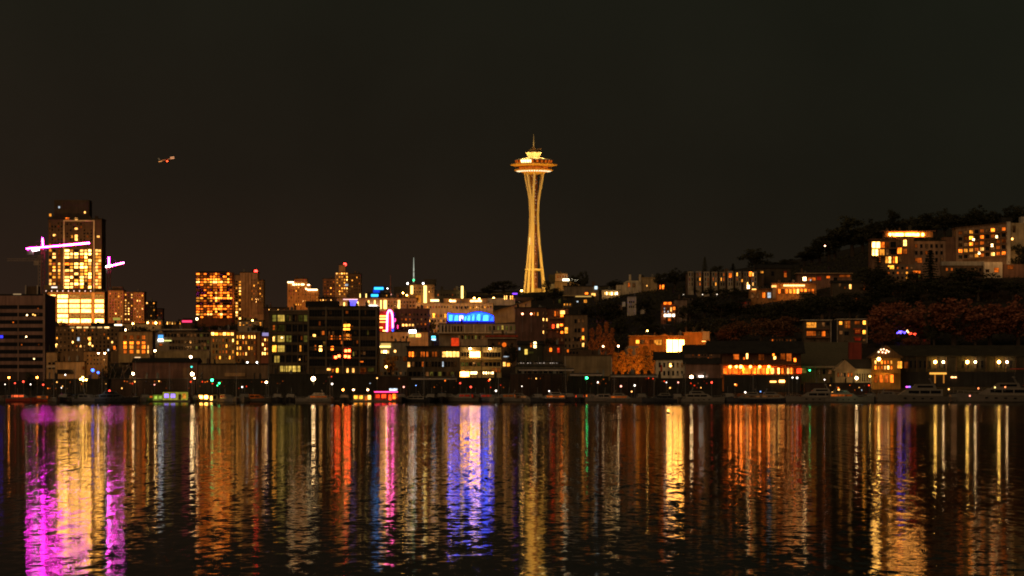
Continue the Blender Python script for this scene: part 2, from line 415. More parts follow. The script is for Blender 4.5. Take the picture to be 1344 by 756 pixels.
# ---------------------------------------------------------------- ground, quay
us = list(range(-700, 2101, 40)); ds = [1512, 1540, 1570, 1600, 1640, 1680, 1720, 1770, 1820, 1880, 1940, 2000, 2060, 2130, 2200, 2300, 2400, 2600, 2900, 3200, 4000, 5000, 9000, 20000]
gv = []
for D in ds:
    for u in us:
        z = ground_z(u, min(D, 5000))
        gv.append((PX(u, D), D, z + (R.uniform(-.4, .4) if 1600 < D < 3000 else 0)))
n = len(us); gf = [(j*n+i, j*n+i+1, (j+1)*n+i+1, (j+1)*n+i) for j in range(len(ds)-1) for i in range(n-1)]
g = MB(); g.add(gv, gf)
tag(g.build('ground', S('hillside_earth_and_paving', (.03, .024, .018), .95, .5, .05), smooth=True), kind='structure')
q = MB()
x0, x1 = PX(-700, 1512), PX(2100, 1512)
q.box(x0, x1, 1508, 1513, -3, 1.75)
for i in range(0, 140): q.tube((x0 + i*(x1-x0)/140, 1507.6, -2), (x0 + i*(x1-x0)/140, 1507.6, 1.5), .28, n=6)
tag(q.build('quay', S('quay_concrete', (.035, .03, .026), .9, .4)), kind='structure')

# ---------------------------------------------------------------- observation tower
def tower():
    D = 3100.0; k = D/F; zb = ground_z(700.5, D)
    t = thing('observation_tower', 'tall gold floodlit observation tower with saucer top, slim waist and spire', 'tower', (PX(700.5, D), D, zb))
    Z = lambda py: PZ(py, D) - zb
    cream = S('tower_cream_paint', (.74, .62, .42), .5, .08, .1)
    gold = S('tower_orange_paint', (.80, .47, .15), .5, .1, .1)
    coreM = S('tower_core_steel', (.26, .09, .03), .6, .2, .3)
    yb = ground_py(700.5, D) + 3
    prof = [(226, 12, 5.0), (238, 10.3, 3.7), (250, 8.1, 2.3), (262, 6.2, 1.3), (280, 5.1, 1.1), (300, 5.6, 1.2), (325, 7.7, 1.5), (350, 10.4, 2.1), (372, 13, 2.8), (yb, 14.4, 3.1)]
    for az in (252, 12, 132):
        a = math.radians(az); rd = Vector((math.cos(a), math.sin(a), 0)); tg = Vector((-math.sin(a), math.cos(a), 0)); b = MB()
        for s in (-1, 1):
            pts = [(rd*r + tg*s*h)*k + Vector((0, 0, Z(py))) for py, r, h in prof]
            ws = [.95, .95, 1, 1.05, 1.05, 1.05, 1.1, 1.15, 1.2, 1.2]
            for i in range(len(pts)-1): b.tube(pts[i], pts[i+1], ws[i]*1.08, ws[i+1]*1.08, 6)
        for j in range(3, len(prof)-1):      # web plates between the pair of beams
            for m_ in (0,):
                py = prof[j][0]*(1-m_) + prof[j+1][0]*m_; r = prof[j][1]*(1-m_)+prof[j+1][1]*m_; h = prof[j][2]*(1-m_)+prof[j+1][2]*m_
                p = rd*r*k + Vector((0, 0, Z(py))); b.tube(p - tg*h*k, p + tg*h*k, .3, n=4)
        b.build('leg', cream, t)
    c = MB()
    for i in range(6):
        a = math.radians(60*i); p = Vector((math.cos(a), math.sin(a), 0))*4.3*k; a2 = math.radians(60*i+60); p2 = Vector((math.cos(a2), math.sin(a2), 0))*4.3*k
        c.tube(p + Vector((0,0,Z(yb))), p + Vector((0,0,Z(225))), .42, n=5)
        zz = Z(yb)
        while zz < Z(228):
            c.tube(p + Vector((0,0,zz)), p2 + Vector((0,0,zz)), .22, n=4); c.tube(p + Vector((0,0,zz)), p2 + Vector((0,0,zz+6.4)), .2, n=4); zz += 6.4
    c.tube((0, 0, Z(yb)), (0, 0, Z(225)), 2.0*k, n=8)
    core = c.build('core', coreM, t)
    rr = random.Random(3)
    for i in range(34):
        py = 232 + i*4.4; x = rr.choice((-2.1, 1.8, 2.6))*k
        MB().ball((0, 0, 0), .22, 6, 4).build('stair_lamp', lit('stair_lamp', (1, .8, .5), 2.2), core, (x, -4.1*k, Z(py)))
    for py0, py1 in ((312, 322), (326, 339)):
        MB().box(-5.6*k, -4.7*k, -5.1*k, -4.0*k, Z(py1), Z(py0)).build('elevator', lit('elevator_glow', (1, .70, .26), 2.2), t)
    MB().lathe([(9*k, Z(356)), (11.6*k, Z(355)), (11.6*k, Z(352.8)), (9*k, Z(352.6))], n=24).build('skyline_platform', cream, t)
    MB().lathe([(5*k, Z(yb)), (11*k, Z(yb)), (11*k, Z(379)), (9*k, Z(378.5))], n=24).build('base_pavilion', S('tower_base', (.3, .22, .14)), t)
    MB().lathe([(6*k, Z(229)), (13*k, Z(227.4)), (25*k, Z(224.2)), (25.6*k, Z(223.2)), (24*k, Z(222.2)), (19*k, Z(221.6))], n=48).build('lower_ring', gold, t)
    b = MB()
    for i in range(40):
        a = 2*math.pi*i/40; a2 = a + .09
        b.add([(math.cos(q_)*r*k, math.sin(q_)*r*k, Z(py)) for q_, r, py in ((a, 18.6, 225.95), (a2, 18.6, 225.95), (a2, 23.2, 224.75), (a, 23.2, 224.75))], [(0, 1, 2, 3)])
    b.build('ring_lamps', lit('ring_lamp', (1, .82, .5), 2.0), t)
    MB().lathe([(18.6*k, Z(221.9)), (19*k, Z(219.2))], n=48).build('restaurant_windows', W_['dor'], t)
    MB().lathe([(19*k, Z(219.6)), (26*k, Z(218.4)), (31*k, Z(216.8)), (31*k, Z(216.1)), (27*k, Z(214.9)), (24*k, Z(214.5))], n=48).build('halo_saucer', gold, t)
    b = MB()
    for i in range(48):
        a0, a1 = 2*math.pi*i/48 + .015, 2*math.pi*(i+1)/48 - .015
        am = math.degrees((a0+a1)/2); m_ = 1 if 222 < am < 262 else (2 if (am*7) % 3 < 1.7 else 0)
        b.add([(math.cos(q_)*r*k, math.sin(q_)*r*k, Z(py)) for q_, r, py in ((a0, 23.5, 214.4), (a1, 23.5, 214.4), (a1, 24.6, 210.9), (a0, 24.6, 210.9))], [(0, 1, 2, 3)], m_)
    b.build('observation_glass', [W_['dor'], W_['whi'], W_['ora']], t)
    MB().lathe([(25.4*k, Z(211.0)), (24.6*k, Z(210.2)), (19*k, Z(208.9)), (13*k, Z(207.6)), (8.4*k, Z(206.6))], n=48).build('roof', cream, t, smooth=False)
    MB().lathe([(7.4*k, Z(207.2)), (8*k, Z(204.5)), (10.6*k, Z(200.6)), (10.4*k, Z(200.1)), (6*k, Z(200.0))], n=40).build('crown_bowl', cream, t)
    b = MB().lathe([(7.6*k, Z(200.2)), (7.8*k, Z(197.4)), (6*k, Z(196.6)), (3*k, Z(195.6)), (1.7*k, Z(192.8))], n=24)
    b.box(5*k, 9.6*k, -1, 1, Z(196.6), Z(195.2)); b.tube((4*k, 0, Z(197)), (10*k, 0, Z(194.6)), .4)
    b.build('crown_cap', S('tower_cap_bronze', (.22, .12, .06), .6), t)
    MB().tube((0, 0, Z(193)), (0, 0, Z(176)), 1.15*k, .22*k, 6).build('spire', cream, t)
    x0, y0 = PX(700.5, D), D
    for i in range(8):
        a = 2*math.pi*i/8 + .2
        plight('crown_light', (x0 + math.cos(a)*15*k, y0 + math.sin(a)*15*k, PZ(204.2, D)), 1300, (1, .66, .18), .5)
    for a in (.6, 2.7, 4.7): plight('spire_light', (x0 + math.cos(a)*6*k, y0 + math.sin(a)*6*k, PZ(193, D)), 160, (1, .6, .12), .3)
    for i, az in enumerate((195, 232, 270, 308, 345)):
        a = math.radians(az); p = (x0 + math.cos(a)*95, y0 + math.sin(a)*95, zb + 14)
        spot('tower_floodlight', p, (x0, y0, PZ(285, D)), 160000, (1, .52, .07), 115)
tower()

# ---------------------------------------------------------------- tower cranes with magenta light strips
MAG = lit('magenta_led_strip', (1, .022, .68), 120); MAGW = lit('magenta_core_strip', (1, .5, .95), 22)
CR = S('crane_steel_red', (.3, .05, .04), .5)
def crane(label, D, mast, jib0, jib1, apex, lights=True, ballast=None):
    k = D/F; zb = ground_z(mast[0], D); t = thing('tower_crane', label, 'crane', (PX(mast[0], D), D, zb), 'tower cranes over the lit high-rise')
    P = lambda p: Vector((PX(p[0], D) - PX(mast[0], D), 0, PZ(p[1], D) - zb))
    def lattice(b, p, q, w_, r=.14, up=Vector((0, 0, 1))):
        d = q - p; n_ = max(3, int(d.length/(w_*1.3))); sd = d.normalized().cross(up).normalized()*w_/2; uu = sd.cross(d.normalized()).normalized()*w_/2
        cs = [sd+uu, sd-uu, -sd-uu, -sd+uu]
        for c_ in cs: b.tube(p+c_, q+c_, r, n=4)
        for i in range(n_):
            a, e = p + d*i/n_, p + d*(i+1)/n_
            for j in range(4): b.tube(a+cs[j], e+cs[(j+1) % 4], r*.6, n=4)
    top = P((mast[0], mast[1])); b = MB(); lattice(b, Vector((0, 0, 0)), top, 2.2, .18, Vector((0, 1, 0))); b.build('mast', CR, t)
    b = MB(); lattice(b, top, P(jib1), 1.8); b.build('jib', CR, t)
    b = MB(); lattice(b, P(jib0), top, 1.8); b.build('counter_jib', CR, t)
    b = MB(); ap = P(apex); lattice(b, top, ap, 1.2, .14, Vector((0, 1, 0)))
    b.build('apex', CR, t)
    b = MB(); b.tube(ap, top + (P(jib1)-top)*.7, .1, n=4); b.tube(ap, P(jib0), .1, n=4); b.build('pendant_lines', BLACK, t)
    b = MB(); c = P(jib0) + (top-P(jib0))*.15; b.box(c.x-1.5, c.x+3, -1.2, 1.2, c.z-4.5, c.z-.9); b.build('counterweight', CONC, t)
    b = MB(); b.box(.8, 2.6, -2.6, -1.0, top.z-2.6, top.z-.3); b.build('cab', GREY, t)
    if lights:
        dn = Vector((0, -1.15, 0))
        MB().tube(P(jib0)+dn, P(jib1)+dn, .38).build('light_strip', MAG, t)
        MB().tube(top+dn, ap+dn, .42).build('light_strip', MAG, t)
        a = top + (P(jib1)-top)*.45
        MB().tube(a+dn*1.5, P(jib1)+dn*1.5, .26).build('light_strip', MAGW, t)
        if ballast: p, q = P(ballast[0]), P(ballast[1]); MB().tube(p+dn*1.4, q+dn*1.4, .75).build('ballast_glow', lit('white_ballast_glow', (1, .9, .95), 12), t)  # bright counterweight put in as an added glowing tube
    return t
crane('long magenta lit tower crane crossing in front of the lit high-rise', 2420, (56.5, 324.5), (35, 326.5), (117.5, 319), (56, 312.5), True, ((43, 328.6), (51.5, 327.2)))
crane('short magenta lit tower crane to the right of the lit high-rise', 2700, (143, 350), (134.5, 351.2), (163, 344.8), (143, 337.5), True, ((139, 350.2), (147.5, 348.4)))
t = crane('dark unlit tower crane jib behind the left office block', 2900, (52, 341), (46, 341.3), (9, 341.0), (52, 335), False)
for c in t.children: c.data.materials[0] = S('crane_pale_tan', (.5, .36, .26))

# ---------------------------------------------------------------- aircraft
def aircraft():
    D = 5000.0; k = D/F
    t = thing('aircraft', 'small aircraft with red beacon and glowing light streaks alone in the night sky', 'aircraft', (PX(219, D), D, PZ(209.6, D)))
    t.rotation_euler = (0, math.radians(-11), math.radians(12))
    b = MB(); st = [(-12, .25, .5), (-11, .8, .4), (-8, 1.35, .1), (6, 1.35, 0), (9.5, 1.1, -.1), (11.6, .6, -.3), (12.3, .1, -.4)]; n = 12; vs = []
    for x, r, z in st: vs += [(x, r*math.cos(2*math.pi*i/n), z + r*math.sin(2*math.pi*i/n)) for i in range(n)]
    fs = [(k_*n+i, k_*n+(i+1) % n, (k_+1)*n+(i+1) % n, (k_+1)*n+i) for k_ in range(len(st)-1) for i in range(n)]
    b.add(vs, fs + [tuple(range(n)), tuple(range((len(st)-1)*n, len(st)*n))]).build('fuselage', DARK, t, smooth=True)
    def plate(nm, pts, th):
        b = MB(); m = len(pts); b.add([(x, y, z-th/2) for x, y, z in pts] + [(x, y, z+th/2) for x, y, z in pts], [tuple(range(m)), tuple(range(m, 2*m))] + [(i, (i+1) % m, m+(i+1) % m, m+i) for i in range(m)]); return b.build(nm, DARK, t)
    for s in (-1, 1):
        plate('wing', [(3, 1.1*s, -.5), (-1.5, 1.1*s, -.5), (-3.4, 12.5*s, .4), (-2, 12.5*s, .4)], .3)
        plate('tailplane', [(-9.2, .5*s, .8), (-11.4, .5*s, .8), (-12, 4.6*s, 1.0), (-11, 4.6*s, 1.0)], .2)
        MB().tube((2.4, 4.6*s, -1.2), (-1.6, 4.6*s, -1.2), .7, .5, 10).build('engine', GREY, t)
    MB().prism([(-8.6, 1.0), (-11.6, 1.0), (-12.6, 4.6), (-11.2, 4.6)], -.15, .15).build('tail_fin', WHITE, t)
    b = MB()
    for x in range(-7, 7): b.box(x-.3, x+.3, -1.42, -1.25, .1, .6)
    b.build('cabin_windows', lit('cabin_glow', (1, .3, .10), 1.3), t)
    MB().ball((0, -.5, -1.9), 1.25).build('beacon', lit('red_beacon', (1, .06, .015), 9), t)
    MB().tube((-12.6, -.8, -.9), (-7.4, -1.4, -.8), .38).build('tail_light_streak', lit('amber_streak', (1, .38, .10), 1.3), t)  # glowing tube shaped as the streak of the aircraft's light
    for z in (.3, 2.3): MB().tube((5.2, -1.6, z), (11, -1.4, z-.2), .38).build('landing_light_streak', lit('nose_streak', (1, .42, .18), 1.4), t)  # two more glowing tubes shaped as light streaks
aircraft()
# ---------------------------------------------------------------- left: offices and the high-rise
CYAN = lit('cyan_light', (.12, .75, 1), 2.6); BLUE = lit('blue_neon', (.01, .10, 1), 3.0, sample=True); SKYB = lit('sky_blue_panel', (.03, .38, 1), 3.0, sample=True)
VIOL = lit('violet_panel', (.16, .12, 1), 1.6, .3); WHT = lit('white_sign_light', (1, .97, .9), 7); WARMW = lit('warm_strip_light', (1, .62, .22), 5)
PINK = lit('pink_neon', (1, .03, .16), 8.0, sample=True); REDN = lit('red_neon', (1, .03, .01), 3.5, sample=True); PIL = lit('pilaster_glow', (1, .62, .16), 3.2)  # light on the pilasters put into their surface as emission
HOT = lit('hot_white_lamp', (1, .60, .27), 34, sample=True); HOTY = lit('hot_yellow_lamp', (1, .52, .10), 32, sample=True); HOTO = lit('hot_orange_lamp', (1, .24, .03), 30, sample=True)
GRN = lit('green_lamp', (.03, 1, .25), 12, sample=True); TEAL = lit('teal_lamp', (.05, .8, .6), 3); REDL = lit('red_lamp', (1, .03, .02), 14); ORL = lit('small_orange_lamp', (1, .42, .15), 6)
MARK = S('sign_marks_black', (.03, .03, .03), .6)

b = Bld('office_block', 'low wide office block with dark ribbon windows and brown bands, far left', 'office building', 20, 500)
b.wall(-40, 59, 388, mat=S('band_back_brown', (.10, .06, .05)), dep=40)
for i in range(9):
    y = 400.6 + 9.75*i; b.part('spandrel', -40, 56.6, y+5.2, y+9.75, S('spandrel_brown', (.34, .19, .145), .8, .3, .08), -.35, 0)
b.part('spandrel', -40, 56.6, 387.5, 400.5, S('spandrel_brown', ()), -.35, 0) if False else b.part('spandrel', -40, 56.6, 387.5, 400.5, MATS['spandrel_brown'], -.35, 0)
for i in range(9):
    y = 400.9 + 9.75*i
    for xa, xb in ((-40, 23), (25, 56)): b.win(xa, y, xb, y+4.9, 'off', nx=12 if xa > 0 else 20)
b.part('pier', 56.6, 59.3, 385.5, 520, S('pier_brown', (.36, .22, .16)), -.6, 0); b.part('pier', 23.3, 24.6, 389, 520, MATS['pier_brown'], -.5, 0)
b.part('parapet_lamp', 17.5, 28, 385.4, 387.0, lit('dim_tan_strip', (.6, .38, .18), .55), -.6, -.36)
b.slab(-40, 59, 388, 2, dep=40); b.wall(32, 48.5, 375.5, 386, mat=BROWN, dep=8, dy=4, name='roof_plant')
for x in (32.5, 48): b.part('plant_post', x-.7, x+.7, 374, 386, PALE, 3, 3.8)
for x, y, kk in ((35.6, 413.6, 'whi'), (43.5, 412.8, 'pale'), (46, 413.8, 'pale'), (50.5, 412.5, 'dim'), (30, 412, 'dim'), (17.5, 423, 'ora'), (50, 405, 'dor'), (34.5, 442, 'whi'), (28.5, 452.5, 'dor'), (51, 452.2, 'dor'), (44.8, 471, 'whi'), (34.5, 485.5, 'ora')): b.win(x-1, y-1, x+1, y+1, kk, dy=-.14)
b.part('blue_light', 0, 4, 440.5, 443.5, lit('deep_blue_lamp', (.03, .03, 1), 2.5), -.6, -.36)
b.done()

b = Bld('high_rise', 'tallest lit high-rise with bright office floors and pale outline frame, under cranes', 'tower block', 98, D=2600)
OW = S('high_rise_bronze_wall', (.30, .15, .06), .8); b.wall(63.5, 133.5, 287, mat=S('high_rise_dark_wall', (.10, .06, .045)), dep=26); b.wall(58.5, 138, 383, mat=OW, dep=34, dy=-4)
b.wall(70, 116, 262, 288, S('crown_dark', (.06, .045, .035)), dep=18, dy=5, name='crown'); b.slab(63.5, 133.5, 288, 1.5, dep=26); b.slab(58.5, 138, 383.5, 1.2, dep=34, dy=-4)
FRM = S('outline_frame_pale', (.8, .62, .45), .6)
for x in (84, 123.5): b.part('outline_frame', x-.8, x+.8, 289, 383, FRM, -1.2, 0)
b.part('outline_frame', 84.8, 122.7, 289, 290.6, FRM, -1.2, 0)
b.part('light_band', 121.2, 125, 384.5, 424, S('pier_pale_bronze', (.5, .28, .12)), -4.5, -4)
for x0, x1 in ((60.5, 74), (76.5, 90), (92, 105.5), (107.3, 120.5), (125.3, 137)):
    for j, (y0, y1) in enumerate(((387, 391.5), (393, 397.5), (399.4, 404), (405.6, 410.6), (412.6, 417), (418.6, 423.8))):
        dim = (j == 0 and x0 > 91) or (j == 4 and x0 > 91); b.win(x0, y0, x1, y1, 'podd' if dim else 'pod', dy=-4)
ys = [327.4 + 4.36*i for i in range(12)]
for j, y in enumerate(ys):
    gap = j == 3
    for x0, x1 in ((84.9, 91), (92, 95.8), (97.5, 102.7), (105, 109.6), (110.8, 114.6), (116, 119.6)):
        if not gap or x0 > 104: b.win(x0, y, x1, y+3.1, pick('pod:4 pale:4 yel:4 ora:1 dor:1.5 off:.8'))
    for x0, x1 in ((64.5, 67.6), (69, 73), (76.3, 79)): b.win(x0, y, x1, y+3, pick('pale:4 yel:4 dor:4 off:4'))
    for x0, x1 in ((125.3, 128.6), (129, 132.6)): b.win(x0, y, x1, y+3.1, pick('yel:5 pale:3 ora:2'))
for x0, y0, x1, y1, kk in ((98, 285.8, 102, 289, 'pale'), (85.5, 285.6, 91, 288.4, 'ora'), (98, 299, 102, 301.6, 'pale'), (93, 308.6, 95.6, 312, 'yel'), (98, 308, 102, 316, 'pale'), (69.6, 307.4, 73.4, 310, 'pale'), (127, 309, 131, 312, 'pale'), (64.6, 280.5, 67.4, 284, 'yel')): b.win(x0, y0, x1, y1, kk)
b.grid(66.5, 291, 83, 325, 4, 8, 'none:5 dim:3 dor:1 off:3', .5, .6); b.grid(86, 292, 122, 325, 8, 8, 'none:7 dim:3 dor:1 off:3', .5, .6)
for i in range(14): b.win(64.9, 287+3*i, 66, 288.6+3*i, pick('yel:1 dor:2 dim:2'))
for i in range(9): b.part('terrace_lamp', 61+7.3*i, 62.1+7.3*i, 381.5, 383, lit('terrace_lamp', (1, .6, .45), 2), -4.6, -4.2)
b.part('sign_band', 58, 82, 374.5, 380.6, DARK, -4.2, 0); b.part('sign', 68.5, 76, 376.3, 378.2, lit('pale_sign', (1, .8, .7), 1.6), -4.5, -4.2)
for x, y, kk in ((76.5, 271.5, 'cool'), (110.3, 278.3, 'pale')): b.win(x-1, y-1.3, x+1, y+1.3, kk, dy=4.9)
b.done()

b = Bld('apartment_slab', 'brown pair of joined apartment slabs with small warm windows beside lit high-rise', 'apartment block', 165, D=2450)
b.wall(142, 162, 381.3, mat=S('slab_orange_brown', (.50, .24, .10), .9), dep=16, dy=-1); b.wall(162, 175, 383, mat=S('slab_dark', (.16, .08, .05)), dep=16, dy=2); b.wall(175, 189, 383.6, mat=MATS['slab_orange_brown'], dep=16)
b.slab(142, 162, 381.3, 1, dy=-1, dep=16); b.slab(175, 189, 383.6, 1, dep=16); b.wall(146, 160, 376, 381, BROWN, 6, 4, 'roof_plant')
b.grid(143, 383.5, 161.5, 421, 5, 10, 'dor:3 off:5 yel:1 pale:.5', .34, .5, -1); b.grid(162.5, 385, 174.5, 421, 3, 10, 'pale:3 yel:1 off:4 dim:3', .42, .5, 2); b.grid(175.5, 386, 188.5, 421, 4, 10, 'dor:3 off:4 yel:1 pale:1', .34, .5); b.done()
b = Bld('apartment_tower', 'dark slim apartment tower right of the brown apartment pair', 'apartment block', 196, D=2700)
b.wall(189.5, 203.5, 396.4, mat=S('tower_dark_grey', (.07, .055, .04)), dep=14); b.slab(189.5, 203.5, 396.4, 1, dep=14)
b.grid(190.5, 398, 203, 419, 4, 7, 'off:8 dim:3 yel:1', .5, .5); b.win(191.4, 396.8, 194, 398.8, 'pale'); b.win(201, 397, 203, 399, 'yel'); b.win(201.2, 405.5, 203, 408, 'yel'); b.done()
b = Bld('distant_block', 'faint reddish distant block low on the skyline beyond the slim dark tower', 'building', 209, D=2950)
b.wall(205, 213.4, 405.5, mat=S('distant_reddish', (.12, .05, .035)), dep=14); b.slab(205, 213.4, 405.5, 1); b.grid(205.5, 407, 213, 418, 3, 4, 'off:5 dor:1', .4, .5); b.done()
b = Bld('low_pavilion', 'low orange lit pavilion below the apartment slabs with glowing canopy', 'building', 180, D=2300)
b.wall(139, 192, 425, mat=TAN, dep=12); b.wall(192, 213, 419.8, mat=TAN, dep=12); b.slab(139, 192, 425, 1); b.slab(192, 213, 419.8, 1)
b.part('light_bar', 150.5, 160, 425.8, 428.8, lit('peach_light_bar', (1, .72, .42), 6), -.4, -.1); b.part('canopy', 149, 158, 417, 420.4, lit('yellow_green_canopy', (.6, .5, .08), .6), -3, -.1)
b.win(183, 421.5, 190, 424, 'dor'); b.grid(194, 421, 212, 427, 4, 1, 'dor:1 ora:1', .5, .6); b.done()
b = Bld('low_shop', 'low dark building topped by a red pink neon bar', 'shop', 242, D=2350)
b.wall(226, 256, 423.5, mat=BROWN); b.slab(226, 256, 423.5, 1); b.part('neon_bar', 239, 252, 420.6, 423.2, lit('rose_neon_bar', (1, .05, .16), 1.6), -.6, -.2); b.part('neon_back', 238.5, 252.5, 419.4, 423.4, S('neon_back', (.3, .03, .05)), -.2, .3)
b.wall(240, 252, 417.5, 423, DARK, 5, 1, 'roof_plant'); b.grid(218, 421, 238, 427, 6, 1, 'yel:2 off:2 pale:1', .4, .6); b.done()

b = Bld('apartment_building', 'dark brown low apartment building under the high-rise, scattered small windows', 'apartment block', 112, D=1900, rot=2)
b.wall(62, 160, 428.5, mat=S('apt_dark_olive', (.15, .10, .055)), dep=18); b.slab(62, 160, 428.5, 1.2, dep=18); b.wall(120, 148, 424, 428, DARK, 8, 3, 'roof_plant')
b.grid(62, 431, 160, 462, 19, 6, 'off:7 dim:5 dor:1 pale:1 cool:.3 yel:.5', .42, .55)
for x, y, kk in ((117.5, 442, 'yel'), (117.5, 448.5, 'pale'), (74, 451, 'pale'), (102.8, 442.5, 'cool'), (150, 454, 'ora')): b.win(x-1.6, y, x+1.9, y+5, kk)
for i in range(6): b.part('lit_balcony', 92+9*i, 98+9*i, 428.9, 430.6, lit('balcony_glow', (1, .6, .2), 1.6, .4, .6), -1, -.1)
b.done()
b = Bld('apartment_building', 'brown apartment building with a block of orange lit windows beside white street lamp', 'apartment block', 180, D=1830)
b.wall(156, 200, 435.5, mat=S('apt_olive_tan', (.30, .21, .11)), dep=16); b.slab(156, 200, 435.5, 1.3, dep=16)
for j, (y0, y1) in enumerate(((440, 445.5), (448, 452), (453, 458), (459, 464))):
    for x0, x1 in ((162, 166.5), (170, 175.5), (179, 183.5), (186, 191)): b.win(x0, y0, x1, y1, 'dor' if j == 0 else pick('ora:5 yel:3 dor:1'))
    if j > 1: b.win(193.4, y0, 195.4, y1, 'pale')
b.wall(157, 198, 465, 476, OLIVE, 6, -5, 'terrace'); b.done()
b = Bld('low_house', 'low beige lit waterfront building under the dark apartments, blank walls', 'building', 95, D=1640)
b.wall(60, 74, 462.5, mat=S('beige_wall', (.45, .30, .15)), dep=12, dy=2); b.wall(73, 111, 475, mat=MATS['beige_wall'], dep=12); b.wall(109, 140, 461.5, mat=S('beige_wall_b', (.40, .24, .10)), dep=14, dy=3)
b.slab(73, 111, 475, 1); b.slab(60, 74, 462.5, 1, dy=2); b.slab(109, 140, 461.5, 1, dy=3, over=.3)
b.grid(62, 474, 72, 486, 2, 2, 'off:1', .7, .5, 2); b.win(75, 485, 97, 491, 'off', nx=9); b.win(108, 481, 111, 485, 'dor'); b.part('band', 60.2, 72, 479.6, 482.4, PALE, 1.7, 2)
b.grid(112, 464, 138, 480, 6, 3, 'off:4 dim:2 dor:1', .4, .4, 3); b.done()

b = Bld('storage_shed', 'long reddish corrugated waterfront shed behind the small marina boats', 'shed', 216, D=1570)
b.wall(174, 259, 475, mat=SHED, dep=20); b.gable(174, 259, 475.5, 469.5, 20)
for i in range(22): b.part('wall_rib', 176+3.8*i, 176.5+3.8*i, 476, 497, SHED, -.15, 0)
b.part('lit_eave', 177, 184.5, 468.6, 469.6, lit('eave_lamps', (1, .62, .3), 1.6), -.9, -.6); b.part('door', 240, 250, 483, 500, S('shed_door_tan', (.36, .2, .1)), -.25, -.05); b.done()
b = Bld('storage_shed', 'flat brown waterfront shed with lit low loading edge, left of dark offices', 'shed', 306, D=1570)
b.wall(260, 352, 478, mat=S('shed_brown', (.25, .155, .085), .8), dep=20); b.slab(260, 352, 478.3, 1.4, dep=20); b.part('loading_edge', 295, 322, 489.5, 494, S('edge_tan', (.55, .32, .14)), -.6, -.05)
for i in range(9): b.part('wall_rib', 265+9.5*i, 265.7+9.5*i, 479, 497, MATS['shed_brown'], -.2, 0)
b.done()

b = Bld('office_building', 'grey flat roofed office with dark glass and a blue white lit sign', 'office building', 240, D=1780)
b.wall(204, 276, 436.5, mat=S('office_grey_brown', (.20, .16, .11)), dep=20); b.slab(206, 258, 433.4, 1.6, .6, 20, CONC, -1.5); b.wall(204, 276, 461, mat=OLIVE, dep=4, dy=-4.5, name='terrace')
for y in (437, 445.5, 453.5): b.grid(215 if y < 445 else 222, y, 275, y+6, 14, 1, 'off:8 dim:3 olv:1', .8, .75)
b.win(215.4, 437, 219, 440.5, 'dim'); b.win(221, 437, 225, 441, 'dim'); b.part('sign', 207.8, 214.2, 439.6, 444.9, lit('blue_sign_face', (.1, .42, 1), 1.4), -.6, -.1); b.part('sign', 207.8, 214.2, 445, 448, WHT, -.7, -.1, 'white lower panel')
b.part('light_strip', 215, 225, 446.4, 447.8, lit('yellow_green_strip', (.9, .85, .25), 1.3), -.5, -.1); b.win(209, 450.5, 213.5, 454, 'dor'); b.win(264, 449, 271, 455, 'dim'); b.done()
b = Bld('mid_rise', 'warm lit brick mid-rise with glowing yellow top floor left of dark office', 'apartment block', 312, D=1720)
b.wall(276.5, 309, 441, mat=S('midrise_olive', (.34, .24, .10)), dep=18); b.wall(276.5, 309, 434.6, 441.5, RBRICK, 15, 1, 'attic'); b.slab(275, 308, 434.6, 1.2, .7, 17, RBRICK, -.3)
b.wall(309, 341, 436, mat=S('midrise_brown', (.30, .17, .07)), dep=18, dy=1.5); b.slab(309, 341, 436, 1.1, dep=18, dy=1.5, mat=CONC); b.wall(341.5, 353, 440, mat=RBRICK, dep=16, dy=2); b.slab(341.5, 353, 440, 1, dep=16, dy=2)
b.grid(276.5, 435.8, 307, 440.6, 6, 1, 'yel:2 pale:2 grn:1', .88, .85, .9); b.part('violet_sign', 344, 352.5, 436.6, 440.8, lit('violet_grey_panel', (.4, .34, .7), .8), 1, 1.9)
b.grid(278, 443, 308, 473, 7, 4, 'dim:4 yel:2 dor:4 off:3 pale:1', .5, .6); b.grid(309.5, 438.5, 336, 468, 7, 4, 'dor:4 yel:4 pale:2 dim:2', .55, .62, 1.5); b.grid(343, 443, 352, 467, 3, 4, 'dor:3 yel:2 pale:2', .6, .6, 2)
for x in (309, 335.5): b.part('pier', x-.7, x+.7, 436, 472, RBRICK, .6, 1.5)
b.done()

for x, y, p in ((80, 410, 26000), (112, 410, 26000), (131, 405, 20000), (104, 330, 16000)): spill('high_rise_fill', x, y, 2596, 30, p, (1, .45, .10), 2)  # unseen spots added to brighten the high-rise walls
